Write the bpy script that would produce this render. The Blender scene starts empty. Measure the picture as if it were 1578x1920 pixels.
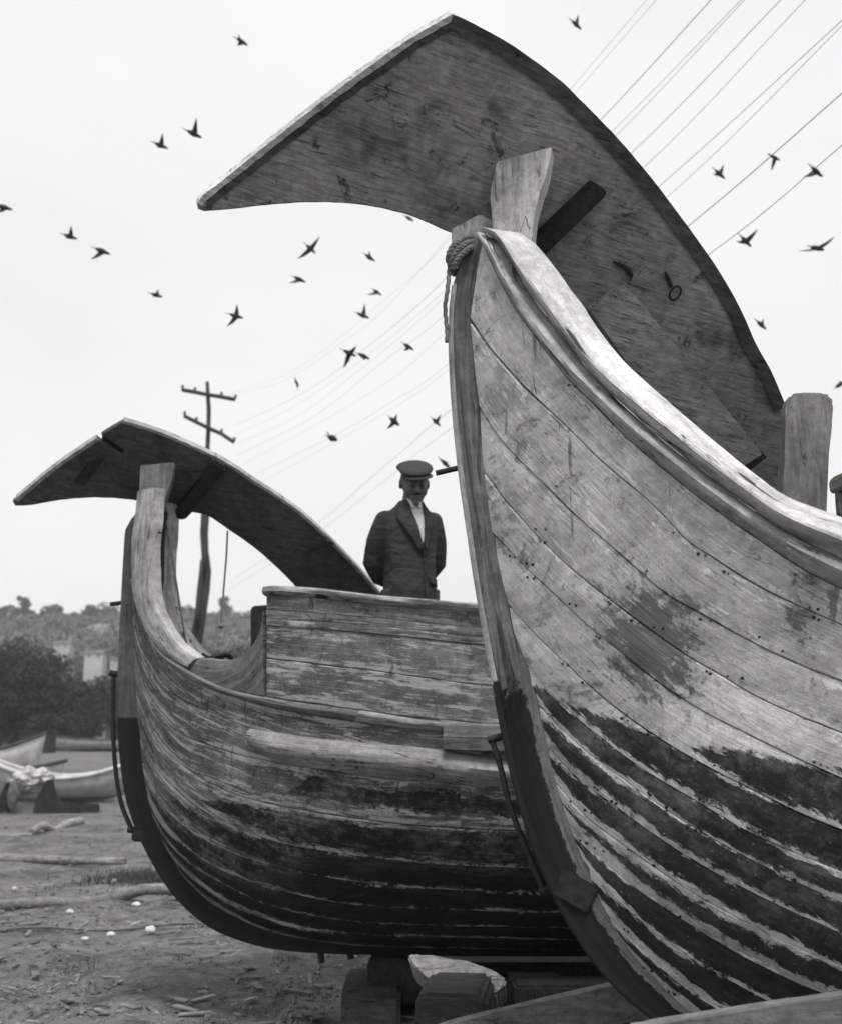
import bpy, bmesh, math, random
from mathutils import Vector, Matrix, noise
random.seed(7)
R = math.radians
SC = bpy.context.scene
COL = SC.collection

# ------------------------------------------------------------------ camera, world, sun, exposure
F_PX = 1968.0; CX, CY = 789.0, 960.0
TILT = math.atan((1365-960)/F_PX)
CAM = Vector((0, 0, 1.5))
cam = bpy.data.cameras.new('camera')
cam.sensor_fit = 'VERTICAL'; cam.sensor_height = 70.0; cam.lens = F_PX/1920*70.0
cam.clip_end = 4000; cam.clip_start = 0.05
cam.dof.use_dof = True; cam.dof.focus_distance = 3.6; cam.dof.aperture_fstop = 6.3
co = bpy.data.objects.new('camera', cam); COL.objects.link(co)
co.location = CAM; co.rotation_euler = (math.pi/2+TILT, 0, 0)
SC.camera = co

SUN_EL, SUN_AZ = 66.0, 172.0      # azimuth the light comes FROM, clockwise from +Y
w = bpy.data.worlds.new('World'); SC.world = w; w.use_nodes = True
nt = w.node_tree; nt.nodes.clear()
sky = nt.nodes.new('ShaderNodeTexSky'); sky.sky_type = 'NISHITA'; sky.sun_disc = False
sky.sun_elevation = R(SUN_EL); sky.sun_rotation = R(SUN_AZ)
sky.dust_density = 4; sky.air_density = 1; sky.ozone_density = 0
bw = nt.nodes.new('ShaderNodeRGBToBW'); nt.links.new(sky.outputs[0], bw.inputs[0])
tc = nt.nodes.new('ShaderNodeTexCoord')
mp = nt.nodes.new('ShaderNodeMapping'); mp.inputs['Scale'].default_value = (1, 1, 2.2)
nt.links.new(tc.outputs['Generated'], mp.inputs[0])
nz = nt.nodes.new('ShaderNodeTexNoise'); nz.inputs['Scale'].default_value = 2.2; nz.inputs['Detail'].default_value = 4
nt.links.new(mp.outputs[0], nz.inputs[0])
mr = nt.nodes.new('ShaderNodeMapRange')
mr.inputs[1].default_value = .3; mr.inputs[2].default_value = .7; mr.inputs[3].default_value = 9.7; mr.inputs[4].default_value = 10.8
nt.links.new(nz.outputs[0], mr.inputs[0])
mx = nt.nodes.new('ShaderNodeMix'); mx.data_type = 'FLOAT'; mx.inputs[0].default_value = .88   # closed overcast layer over the clear sky
nt.links.new(bw.outputs[0], mx.inputs[2]); nt.links.new(mr.outputs[0], mx.inputs[3])
bg = nt.nodes.new('ShaderNodeBackground'); bg.inputs[1].default_value = 0.1
nt.links.new(mx.outputs[0], bg.inputs[0])
wo = nt.nodes.new('ShaderNodeOutputWorld'); nt.links.new(bg.outputs[0], wo.inputs[0])

sl = bpy.data.lights.new('sun', 'SUN'); sl.energy = 2.9; sl.angle = R(14); sl.color = (1, .992, .98)
so = bpy.data.objects.new('sun', sl); COL.objects.link(so)
az = R(SUN_AZ); el = R(SUN_EL)
sd = Vector((math.sin(az)*math.cos(el), math.cos(az)*math.cos(el), math.sin(el)))
so.rotation_euler = (-sd).to_track_quat('-Z', 'Y').to_euler(); so.location = (0, -5, 20)

SC.view_settings.view_transform = 'Standard'; SC.view_settings.look = 'None'
SC.view_settings.exposure = 0; SC.view_settings.gamma = 1; SC.view_settings.use_curve_mapping = False
SC.render.engine = 'CYCLES'
SC.cycles.max_bounces = 6; SC.cycles.diffuse_bounces = 3; SC.cycles.volume_bounces = 1

# ------------------------------------------------------------------ helpers
cT, sT = math.cos(TILT), math.sin(TILT)
def ray(x, y):
    a, b = x-CX, CY-y
    return Vector((a, F_PX*cT - b*sT, F_PX*sT + b*cT))
def at(x, y, Y):
    d = ray(x, y); return CAM + d*(Y/d.y)
def on_ground(x, y, z=0.0):
    d = ray(x, y); return CAM + d*((z-CAM.z)/d.z)
def on_plane(x, y, P, n):
    d = ray(x, y); return CAM + d*((P-CAM).dot(n)/d.dot(n))

def tag(o, label=None, cat=None, group=None, kind=None):
    if label: o['label'] = label
    if cat: o['category'] = cat
    if group: o['group'] = group
    if kind: o['kind'] = kind
    return o
def empty(name, loc=(0, 0, 0), rz=0):
    o = bpy.data.objects.new(name, None); COL.objects.link(o)
    o.location = loc; o.rotation_euler = (0, 0, rz); o.empty_display_size = .2
    return o
def mesh_obj(name, verts, faces, mat, parent=None, smooth=True, attrs=None, sharp=None):
    me = bpy.data.meshes.new(name)
    me.from_pydata([tuple(v) for v in verts], [], faces); me.update()
    if attrs:
        for k, vals in attrs.items():
            if isinstance(vals[0], (tuple, list)):
                a = me.attributes.new(k, 'FLOAT_VECTOR', 'POINT')
                a.data.foreach_set('vector', [c for v in vals for c in v])
            else:
                a = me.attributes.new(k, 'FLOAT', 'POINT'); a.data.foreach_set('value', vals)
    if mat: me.materials.append(mat)
    if smooth:
        me.shade_smooth()
        if sharp: me.set_sharp_from_angle(angle=R(sharp))
    o = bpy.data.objects.new(name, me); COL.objects.link(o)
    if parent: o.parent = parent
    return o
def bm_obj(name, bm, mat, parent=None, smooth=True, sharp=35):
    bmesh.ops.recalc_face_normals(bm, faces=bm.faces)
    me = bpy.data.meshes.new(name); bm.to_mesh(me); bm.free()
    if mat: me.materials.append(mat)
    if smooth: me.shade_smooth(); me.set_sharp_from_angle(angle=R(sharp))
    o = bpy.data.objects.new(name, me); COL.objects.link(o)
    if parent: o.parent = parent
    return o

def catmull(pts, n):
    """Resample a polyline of 2-D/3-D points smoothly to n points by arc length."""
    P = [Vector(p) for p in pts]
    if len(P) == 2: dense = [P[0].lerp(P[1], i/50) for i in range(51)]
    else:
        dense = []
        for i in range(len(P)-1):
            p0 = P[i-1] if i > 0 else P[0]*2-P[1]
            p1, p2 = P[i], P[i+1]
            p3 = P[i+2] if i+2 < len(P) else P[-1]*2-P[-2]
            for k in range(16):
                t = k/16
                dense.append(.5*((2*p1)+(-p0+p2)*t+(2*p0-5*p1+4*p2-p3)*t*t+(-p0+3*p1-3*p2+p3)*t**3))
        dense.append(P[-1])
    L = [0]
    for i in range(1, len(dense)): L.append(L[-1]+(dense[i]-dense[i-1]).length)
    out = []; j = 0
    for i in range(n):
        d = L[-1]*i/(n-1)
        while j < len(L)-2 and L[j+1] < d: j += 1
        seg = L[j+1]-L[j]
        t = 0 if seg < 1e-9 else (d-L[j])/seg
        out.append(dense[j].lerp(dense[j+1], min(1, max(0, t))))
    return out
def interp(tab, x):
    """tab: sorted list of (x, y)."""
    if x <= tab[0][0]: return tab[0][1]
    for i in range(1, len(tab)):
        if x <= tab[i][0]:
            a, b = tab[i-1], tab[i]
            return a[1]+(b[1]-a[1])*(x-a[0])/max(1e-9, b[0]-a[0])
    return tab[-1][1]

# ------------------------------------------------------------------ materials
def g(v): return (v, v*.99, v*.975, 1)
class NB:
    def __init__(s, name):
        s.m = bpy.data.materials.new(name); s.m.use_nodes = True
        s.t = s.m.node_tree; s.t.nodes.clear()
        s.out = s.t.nodes.new('ShaderNodeOutputMaterial')
        s.b = s.t.nodes.new('ShaderNodeBsdfPrincipled')
        s.t.links.new(s.b.outputs[0], s.out.inputs[0])
        s.b.inputs['Roughness'].default_value = .8
        s.b.inputs['Specular IOR Level'].default_value = .25
    def n(s, typ, **kw):
        x = s.t.nodes.new(typ)
        for k, v in kw.items(): setattr(x, k, v)
        return x
    def l(s, a, b): s.t.links.new(a, b)
    def attr(s, name):
        a = s.n('ShaderNodeAttribute', attribute_name=name); return a
    def obj(s): return s.n('ShaderNodeTexCoord').outputs['Object']
    def map(s, vec, scale, loc=(0, 0, 0), rot=(0, 0, 0)):
        m = s.n('ShaderNodeMapping'); m.inputs['Scale'].default_value = scale; m.inputs['Location'].default_value = loc
        m.inputs['Rotation'].default_value = rot
        s.l(vec, m.inputs[0]); return m.outputs[0]
    def noise(s, vec, scale=1, detail=4, rough=.6, dist=0):
        x = s.n('ShaderNodeTexNoise'); s.l(vec, x.inputs['Vector'])
        x.inputs['Scale'].default_value = scale; x.inputs['Detail'].default_value = detail
        x.inputs['Roughness'].default_value = rough; x.inputs['Distortion'].default_value = dist
        return x.outputs[0]
    def voro(s, vec, scale=1, feature='F1'):
        x = s.n('ShaderNodeTexVoronoi', feature=feature); s.l(vec, x.inputs['Vector'])
        x.inputs['Scale'].default_value = scale; return x.outputs['Distance']
    def ramp(s, val, lo, hi, a=0, b=1, smooth=True):
        x = s.n('ShaderNodeMapRange'); s.l(val, x.inputs[0])
        if smooth: x.interpolation_type = 'SMOOTHSTEP'
        for i, v in enumerate((lo, hi, a, b)): x.inputs[i+1].default_value = v
        return x.outputs[0]
    def math(s, op, a, b=None, c=None):
        x = s.n('ShaderNodeMath', operation=op)
        for i, v in enumerate((a, b, c)):
            if v is None: continue
            if isinstance(v, (int, float)): x.inputs[i].default_value = v
            else: s.l(v, x.inputs[i])
        return x.outputs[0]
    def mix(s, f, a, b):
        x = s.n('ShaderNodeMix', data_type='FLOAT')
        for i, v in ((0, f), (2, a), (3, b)):
            if isinstance(v, (int, float)): x.inputs[i].default_value = v
            else: s.l(v, x.inputs[i])
        return x.outputs[0]
    def done(s, val, bump=None, strength=.4, dist=.004, rough=None):
        c = s.n('ShaderNodeCombineColor')
        s.l(val, c.inputs[0]); s.l(s.math('MULTIPLY', val, .99), c.inputs[1]); s.l(s.math('MULTIPLY', val, .975), c.inputs[2])
        s.l(c.outputs[0], s.b.inputs['Base Color'])
        if bump is not None:
            b = s.n('ShaderNodeBump'); b.inputs['Strength'].default_value = strength; b.inputs['Distance'].default_value = dist
            s.l(bump, b.inputs['Height']); s.l(b.outputs[0], s.b.inputs['Normal'])
        if rough is not None: s.b.inputs['Roughness'].default_value = rough
        return s.m
    def const(s, v):
        x = s.n('ShaderNodeValue'); x.outputs[0].default_value = v; return x.outputs[0]

def hull_mat(name, paint, dark, bare, below=True, worn=.5, peel=.5, grain_amt=.3, blotch=1.0, thinp=.15):
    """Old paint on planks: 'gc' = (metres along, metres across, random), fr = place across the plank, wl = metres below the paint line."""
    s = NB(name)
    gc = s.attr('gc').outputs['Vector']; ob = s.obj()
    fr = s.attr('fr').outputs['Fac']; wl = s.attr('wl').outputs['Fac']; st = s.attr('stain').outputs['Fac']; rn = s.attr('rnd').outputs['Fac']
    pl = s.attr('peel').outputs['Fac']
    fine = s.noise(s.map(gc, (5, 130, 3)), 1, 5, .7, .6)              # grain lines
    ring = s.n('ShaderNodeTexWave', wave_type='BANDS', bands_direction='Y')
    s.l(s.map(gc, (1.0, 7, 3)), ring.inputs[0]); ring.inputs['Scale'].default_value = 3.4
    ring.inputs['Distortion'].default_value = 9; ring.inputs['Detail'].default_value = 2.5; ring.inputs['Detail Scale'].default_value = .7
    ringm = s.ramp(s.noise(s.map(gc, (1.3, 3, 1), (9, 2, 2)), 1, 3), .45, .62)
    blot = s.noise(s.map(ob, (2.2, 2.2, 3.2)), 1.6, 8, .68, .5)
    med = s.noise(s.map(gc, (4.5, 36, 2) if blotch >= 1.3 else (10, 26, 2)), 1, 7, .72, .6)
    iso = s.noise(s.map(ob, (26, 26, 26)), 1, 7, .78, .4)
    grit = s.noise(ob, 320, 3, .8)
    spk = s.noise(s.map(gc, (60, 110, 2)), 1, 3, .6)
    edge = s.math('ABSOLUTE', s.math('SUBTRACT', fr, .5))              # .5 at the seams
    v = s.const(paint)
    v = s.math('MULTIPLY', v, s.ramp(blot, .33, .68, 1-.30*blotch, 1+.22*blotch))
    v = s.math('MULTIPLY', v, s.ramp(iso, .3, .7, 1-.22*blotch, 1+.16*blotch))
    v = s.math('MULTIPLY', v, s.ramp(grit, .3, .7, .84, 1.16))
    v = s.math('MULTIPLY', v, s.ramp(fine, .3, .7, 1-grain_amt*.6, 1+grain_amt*.35))
    v = s.math('MULTIPLY', v, s.math('SUBTRACT', 1, s.math('MULTIPLY', ringm, s.ramp(ring.outputs['Fac'], .2, .9, .5*grain_amt, 0))))
    v = s.math('MULTIPLY', v, s.ramp(rn, 0, 1, .86, 1.12, False))
    wearm = s.ramp(s.math('ADD', s.math('ADD', s.math('MULTIPLY', med, .78 if blotch >= 1.3 else .6), s.math('MULTIPLY', iso, .22 if blotch >= 1.3 else .4)), s.math('MULTIPLY', s.math('SUBTRACT', edge, .25), .16)), .57-.1*worn, .62-.1*worn)
    v = s.mix(s.math('MULTIPLY', wearm, .8), v, s.math('MULTIPLY', s.ramp(fine, .3, .7, .72, 1.2), bare))
    # pale rubbed lips along the seams
    lip = s.math('MULTIPLY', s.ramp(edge, .455, .485), s.ramp(s.noise(s.map(gc, (7, 7, 2), (1, 8, 3)), 1, 5, .7), .44, .56))
    v = s.mix(s.math('MULTIPLY', lip, .7), v, bare*1.12)
    sd_ = s.ramp(edge, .484, .494)
    v = s.math('MULTIPLY', v, s.math('SUBTRACT', 1, s.math('MULTIPLY', sd_, s.ramp(s.noise(s.map(gc, (9, 2, 2), (4, 2, 8)), 1, 4, .7), .4, .6, .12, .7))))
    # grime
    sm = s.ramp(s.math('MULTIPLY', s.noise(s.map(ob, (3.2, 3, 4.4), (7, 3, 1)), 1.3, 8, .74, 1.0), s.ramp(iso, .3, .7, .82, 1.2)), .52, .70)
    v = s.math('MULTIPLY', v, s.math('SUBTRACT', 1, s.math('MULTIPLY', sm, .66*min(1, blotch))))
    # long dark scrapes and drips
    sc = s.ramp(s.noise(s.map(ob, (16, 16, 2.4), (2, 7, 7), (0, R(24), 0)), 1, 4, .6, .5), .635, .69)
    v = s.math('MULTIPLY', v, s.math('SUBTRACT', 1, s.math('MULTIPLY', sc, .6)))
    ln = s.math('ABSOLUTE', s.math('SUBTRACT', s.noise(s.map(gc, (2.2, 14, 3), (5, 5, 5)), 1, 4, .6, .8), .5))
    lnm = s.math('MULTIPLY', s.ramp(ln, .003, .009, 1, 0), s.ramp(s.noise(s.map(ob, (2, 2, 3), (6, 6, 1)), 1, 4, .6), .5, .6))
    v = s.math('MULTIPLY', v, s.math('SUBTRACT', 1, s.math('MULTIPLY', lnm, .6)))
    # cracks in the paint
    cr = s.voro(s.map(gc, (4, 22, 2)), 1.4, 'DISTANCE_TO_EDGE')
    crm = s.math('MULTIPLY', s.ramp(cr, .0, .03, 1, 0), s.ramp(blot, .56, .66))
    v = s.math('MULTIPLY', v, s.math('SUBTRACT', 1, s.math('MULTIPLY', crm, .6)))
    v = s.math('MULTIPLY', v, s.ramp(spk, .25, .34, .4, 1))
    v = s.mix(s.ramp(s.noise(s.map(ob, (150, 150, 150)), 1, 2, .5), .70, .74), v, .62)      # pale pinholes
    # local stain
    sta = s.ramp(s.math('ADD', s.math('MULTIPLY', st, 1.25), s.math('MULTIPLY', s.math('SUBTRACT', s.math('ADD', s.math('MULTIPLY', med, .45), s.math('MULTIPLY', iso, .55)), .5), 4.2)), .42, .78)
    v = s.mix(s.math('MULTIPLY', sta, .88), v, s.math('MULTIPLY', s.ramp(fine, .3, .7, .5, 1.6), .09))
    dk = None
    if below:
        rag = s.noise(s.map(gc, (24, 46, 2)), 1, 8, .78, .5)
        rag2 = s.noise(s.map(gc, (3.0, 9, 1), (3, 9, 4)), 1, 5, .65)
        line = s.ramp(s.math('ADD', wl, s.math('MULTIPLY', s.math('SUBTRACT', rag, .5), .10)), -.004, .004)
        keep = s.math('SUBTRACT', .5, s.math('ABSOLUTE', s.math('SUBTRACT', fr, .42)))      # high mid-plank
        k = s.math('ADD', keep, s.math('MULTIPLY', s.math('SUBTRACT', rag, .5), .85))
        k = s.math('ADD', k, s.math('MULTIPLY', s.math('SUBTRACT', rag2, .5), .75))
        k = s.math('SUBTRACT', k, s.math('MULTIPLY', pl, .5))
        k = s.math('ADD', k, s.ramp(rn, 0, 1, -.10, .10, False))
        k = s.math('ADD', k, s.math('MULTIPLY', s.math('SUBTRACT', iso, .5), .35))
        dk = s.math('MULTIPLY', line, s.ramp(k, peel*.36-.02, peel*.36+.02))
        thin = s.ramp(s.math('ADD', s.math('MULTIPLY', iso, .5), s.math('MULTIPLY', blot, .5)), .44, .62, 1, 1-thinp)
        dk = s.math('MULTIPLY', dk, s.math('MAXIMUM', thin, s.ramp(s.math('ABSOLUTE', wl), .02, .5, 0, 1)))
        dv = s.math('MULTIPLY', s.ramp(med, .3, .7, .6, 1.7), dark)
        dv = s.mix(s.ramp(spk, .68, .72), dv, dark*9)
        dv = s.mix(s.math('MULTIPLY', s.ramp(blot, .52, .66), .35*blotch), dv, dark*4)
        v = s.mix(dk, v, dv)
    h = s.math('ADD', s.math('MULTIPLY', fine, .5), s.math('MULTIPLY', med, .5))
    h = s.math('ADD', h, s.math('MULTIPLY', iso, .5))
    h = s.math('SUBTRACT', h, s.math('MULTIPLY', wearm, .4))
    h = s.math('SUBTRACT', h, s.math('MULTIPLY', crm, .8))
    if dk is not None: h = s.math('ADD', h, s.math('MULTIPLY', dk, .7))
    return s.done(v, h, .6, .006, .72)

def timber_mat(name, val, lo=.7, hi=1.25, axis=(3, 60, 60), crack=.5, bump=.5, rough=.85, blotch=2.0, spots=.0, coord='obj', darkbelow=None):
    """Bare weathered timber; axis = noise scale along local x/y/z (small = along the grain)."""
    s = NB(name)
    o = s.obj() if coord == 'obj' else s.attr('gc').outputs['Vector']
    fine = s.noise(s.map(o, axis), 1, 6, .72, .5)
    big = s.noise(o, blotch, 5, .6, .3)
    med = s.noise(s.map(o, tuple(a*.28 for a in axis), (3, 1, 2)), 1, 5, .7, .4)
    v = s.math('MULTIPLY', s.ramp(fine, .28, .72, lo, hi), val)
    grit = s.noise(s.obj(), 300, 3, .8); iso = s.noise(s.obj(), 22, 7, .78, .4)
    v = s.math('MULTIPLY', v, s.ramp(grit, .3, .7, .82, 1.18)); v = s.math('MULTIPLY', v, s.ramp(iso, .3, .7, .74, 1.22))
    v = s.math('MULTIPLY', v, s.ramp(big, .3, .72, .72, 1.22))
    cm = s.ramp(med, .62, .72)
    ck = s.ramp(s.noise(s.map(o, tuple(a*.5 for a in axis), (11, 5, 7)), 1, 2, .5, 1), .655, .70)
    v = s.math('MULTIPLY', v, s.math('SUBTRACT', 1, s.math('MULTIPLY', cm, .35)))
    v = s.math('MULTIPLY', v, s.math('SUBTRACT', 1, s.math('MULTIPLY', ck, crack)))
    if spots:
        sp = s.ramp(s.noise(s.map(o, (9, 9, 9), (4, 4, 4)), 1, 6, .75, .8), .56, .66)
        v = s.math('MULTIPLY', v, s.math('SUBTRACT', 1, s.math('MULTIPLY', sp, spots)))
        s2 = s.ramp(s.noise(s.map(o, (3, 3, 3), (14, 4, 9)), 1, 4, .6, .4), .56, .7)
        v = s.math('MULTIPLY', v, s.math('SUBTRACT', 1, s.math('MULTIPLY', s2, spots*.8)))
    if darkbelow is not None:      # old bottom paint with a ragged edge, low on the timber (z, value)
        sep = s.n('ShaderNodeSeparateXYZ'); s.l(s.obj(), sep.inputs[0])
        fr = s.attr('fr').outputs['Fac']
        rag = s.noise(s.map(s.obj(), (30, 30, 30)), 1, 6, .72, .3)
        q = s.math('SUBTRACT', darkbelow[0], sep.outputs[2])
        q = s.math('ADD', q, s.math('MULTIPLY', s.math('SUBTRACT', rag, .5), darkbelow[3]))
        m1 = s.ramp(q, -.006, .006)
        e = s.math('ADD', fr, s.math('MULTIPLY', s.math('SUBTRACT', rag, .5), .35))
        m2 = s.ramp(e, darkbelow[2]+.02, darkbelow[2]-.02)
        v = s.mix(s.math('MULTIPLY', m1, m2), v, s.math('MULTIPLY', s.ramp(med, .3, .7, .7, 1.5), darkbelow[1]))
    c1 = s.math('ABSOLUTE', s.math('SUBTRACT', s.noise(s.map(o, tuple(a*.30 for a in axis), (2, 8, 4)), 1, 4, .62, .6), .5))
    c1 = s.math('MULTIPLY', s.ramp(c1, .003, .010, 1, 0), s.ramp(s.noise(o, 5, 4, .6), .44, .56))
    v = s.math('MULTIPLY', v, s.math('SUBTRACT', 1, s.math('MULTIPLY', c1, crack)))
    h = s.math('SUBTRACT', s.math('SUBTRACT', s.math('ADD', fine, s.math('MULTIPLY', med, .5)), ck), s.math('MULTIPLY', c1, 1.2))
    return s.done(v, h, bump, .005, rough)

def plain_mat(name, val, var=.2, scale=8, rough=.8, bump=.2, bd=.004):
    s = NB(name); o = s.obj()
    n1 = s.noise(o, scale, 5, .65, .2)
    v = s.math('MULTIPLY', s.ramp(n1, .3, .7, 1-var, 1+var), val)
    return s.done(v, n1, bump, bd, rough)

M = {}
M['hull_near'] = hull_mat('flaking_hull_paint', .56, .020, .72, True, .45, .34, .38, 1.1, .16)
M['hull_far'] = hull_mat('worn_hull_paint', .14, .011, .40, True, .7, .14, .6, 1.3, .5)
M['bulwark'] = hull_mat('worn_bulwark_paint', .21, .03, .44, False, .7, .5, .5, 1.5)
M['cap_near'] = timber_mat('bleached_rail_timber', .64, .6, 1.15, (3, 42, 1), .88, .8, coord='gc')
M['rub_near'] = timber_mat('weathered_strake_timber', .34, .55, 1.35, (3, 42, 1), .7, .6, coord='gc')
M['cap_far'] = timber_mat('weathered_rail_timber', .36, .5, 1.35, (4, 36, 1), .88, .8, coord='gc')
M['wale_far'] = timber_mat('pale_wale_timber', .29, .5, 1.35, (3, 36, 1), .88, .8, coord='gc')
M['oldwood'] = timber_mat('dark_old_timber', .16, .6, 1.4, (4, 40, 40), .6, .6)
M['log'] = timber_mat('grey_log_timber', .22, .6, 1.3, (4, 40, 40), .6, .6)
M['iron'] = plain_mat('rusty_iron', .020, .4, 40, .7, .5)
M['rope'] = plain_mat('hemp_rope', .17, .35, 60, .95, .5)
M['bird'] = plain_mat('bird_feathers', .035, .3, 60, .8, .1)

# ------------------------------------------------------------------ hull
class Hull:
    def __init__(s, ox, oy, th, rab, b0, Wm, zk, H, lam, L):
        s.ox, s.oy, s.th = ox, oy, th; s.c, s.s = math.cos(th), math.sin(th)
        s.b0, s.Wm, s.zk, s.H, s.lam, s.L = b0, Wm, zk, H, lam, L
        pts = [s.hit_plane(x, y, -b0) for x, y in rab]
        tab = sorted((p.z, p.x) for p in pts)
        s.rt = tab
    def loc(s, P):
        dx, dy = P.x-s.ox, P.y-s.oy
        return Vector((s.c*dx+s.s*dy, -s.s*dx+s.c*dy, P.z))
    def world(s, p):
        return Vector((s.ox+s.c*p[0]-s.s*p[1], s.oy+s.s*p[0]+s.c*p[1], p[2]))
    def lray(s, x, y):
        o = s.loc(CAM); d = ray(x, y)
        return o, Vector((s.c*d.x+s.s*d.y, -s.s*d.x+s.c*d.y, d.z))
    def hit_plane(s, x, y, yl):
        o, d = s.lray(x, y); return o+d*((yl-o.y)/d.y)
    def b(s, x, z):
        x = min(x, s.L-x)
        T = max(0., min(1.6, (z-s.zk)/s.H))
        if T < 1: W = s.Wm*(1-(1-T)**1.9)**.85
        else: W = s.Wm*(1+.06*(T-1))
        dl = x-interp(s.rt, z)
        if dl <= 0: return s.b0
        return s.b0+W*(1-math.exp(-dl/s.lam))
    def hit(s, x, y):
        o, d = s.lray(x, y)
        t1 = (0-o.y)/d.y; t0 = t1*.3
        for _ in range(40):
            t = (t0+t1)/2; p = o+d*t
            if -p.y > s.b(p.x, p.z): t0 = t
            else: t1 = t
        return o+d*t0
    def sz(s, px, n):
        """image polyline -> n (s, z) pairs on the hull surface"""
        out = []
        for q in catmull(px, n):
            p = s.hit(q.x, q.y); out.append((p.x, p.z))
        return out
    def pos(s, x, z, off):
        e = .01
        b = s.b(x, z); bs = (s.b(x+e, z)-s.b(x-e, z))/(2*e); bz = (s.b(x, z+e)-s.b(x, z-e))/(2*e)
        bs = max(-1.6, min(1.6, bs)); bz = max(-3, min(3, bz))
        n = Vector((-bs, 1, -bz)).normalized()
        return Vector((x+off*n.x, b+off*n.y, z+off*n.z))

def extend(sz, h, n_ext=16, lam=.5, zmin=.3):
    """carry a seam on past the last visible point to amidships and mirror it to the other end"""
    s0, z0 = sz[-1]; k = max(2, len(sz)//8); s1, z1 = sz[-k]
    sl = max(-.9, min(.2, (z0-z1)/max(.02, s0-s1)))
    half = h.L/2; out = list(sz)
    for i in range(1, n_ext+1):
        s_ = s0+(half-s0)*(i/n_ext)**1.5
        out.append((s_, max(zmin, z0+sl*lam*(1-math.exp(-(s_-s0)/lam)))))
    for (a, b) in reversed(out[:-1]): out.append((h.L-a, b))
    return out

PLANKPROF = [(0, -.011), (.03, -.001), (.3, .0015), (.5, .002), (.7, .0015), (.97, -.001), (1, -.011)]
def panel(name, h, top, bot, prof, mat, parent, side=-1, thick=.03, i0=0, i1=None, label=None, wlf=None, stain=None, voff=None, proud=0, jit=0, peelf=None, wob=0, ragged=.016):
    if i1 is None: i1 = len(top)-1
    rnd = random.random(); voff = random.uniform(0, 50) if voff is None else voff
    V, A_gc, A_fr, A_wl, A_st, A_rn, A_pl = [], [], [], [], [], [], []
    loop = [(v, o+proud) for v, o in prof]+[(1, -thick), (0, -thick)]
    m = len(loop); u = 0; prev = None
    for i in range(i0, i1+1):
        (s0, z0), (s1, z1) = top[i], bot[i]
        if ragged: e0 = ragged*noise.noise(Vector((s0*7, z0*7, voff))); e1 = ragged*noise.noise(Vector((s1*7, z1*7, voff+9)))
        else: e0 = e1 = 0
        wdt = math.hypot(s1-s0, z1-z0)
        mid = Vector(((s0+s1)/2, (z0+z1)/2))
        if prev is not None: u += (mid-prev).length
        prev = mid
        for v, o in loop:
            ve = v+(e0 if v < .1 else (e1 if v > .9 else 0))
            s_, z_ = s0+(s1-s0)*ve, z0+(z1-z0)*ve
            if wob: o = o+wob*(noise.noise(Vector((s_*9, z_*9+voff, v*2)))+.6*noise.noise(Vector((s_*27, z_*27+voff, v*5))))
            p = h.pos(s_, z_, o)
            if jit: p.y += jit*noise.noise(Vector((s_*2.5, z_*2.5, voff)))
            V.append(Vector((p.x, side*p.y, p.z)))
            A_gc.append((u+voff, v*max(wdt, .02)+voff*.7, rnd*9)); A_fr.append(v)
            A_wl.append(wlf(s_, z_) if wlf else -1.); A_st.append(stain(s_, z_) if stain else 0.)
            A_pl.append(peelf(s_, z_) if peelf else 0.); A_rn.append(rnd)
    n = i1-i0+1; Fc = []
    for i in range(n-1):
        for k in range(m):
            a, b_ = i*m+k, i*m+(k+1) % m
            f = (a, b_, b_+m, a+m)
            Fc.append(f if side > 0 else f[::-1])
    c0 = tuple(range(m)); c1 = tuple(range((n-1)*m, n*m))
    Fc.append(c0[::-1] if side > 0 else c0); Fc.append(c1 if side > 0 else c1[::-1])
    o = mesh_obj(name, V, Fc, mat, parent, True, dict(gc=A_gc, fr=A_fr, wl=A_wl, stain=A_st, rnd=A_rn, peel=A_pl), 38)
    if label: o['label'] = label
    return o

def strip_timber(name, h, outer, inner, halft, mat, parent, bev=.008, flip=False, y0=0.0):
    """stem/keel timber: 2-D (s,z) outer and inner edges, sided +-halft"""
    V, gc, fr = [], [], []; n = len(outer); u = 0
    for i in range(n):
        o, q = Vector(outer[i]), Vector(inner[i])
        if i: u += (o-Vector(outer[i-1])).length
        d = (q-o); w_ = max(1e-4, d.length); d = d/w_
        ring = [(bev, -halft), (w_*.5, -halft-.001), (w_, -halft), (w_, halft), (w_*.5, halft+.001), (bev, halft), (0, halft-bev), (0, -halft+bev)]
        for a, y in ring:
            p = o+d*a
            wv = .0035*noise.noise(Vector((p.x*7, p.y*7, a*9)))
            V.append(Vector((h.L-p.x if flip else p.x, y+y0+wv, p.y))); gc.append((u, a, y)); fr.append(a/w_)
    m = 8; Fc = []
    for i in range(n-1):
        for k in range(m):
            a, b_ = i*m+k, i*m+(k+1) % m
            f = (a, b_, b_+m, a+m); Fc.append(f[::-1] if flip else f)
    Fc.append(tuple(range(m))[::-1] if not flip else tuple(range(m)))
    Fc.append(tuple(range((n-1)*m, n*m)) if not flip else tuple(range((n-1)*m, n*m))[::-1])
    return mesh_obj(name, V, Fc, mat, parent, True, dict(gc=gc, fr=fr), 38)

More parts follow.
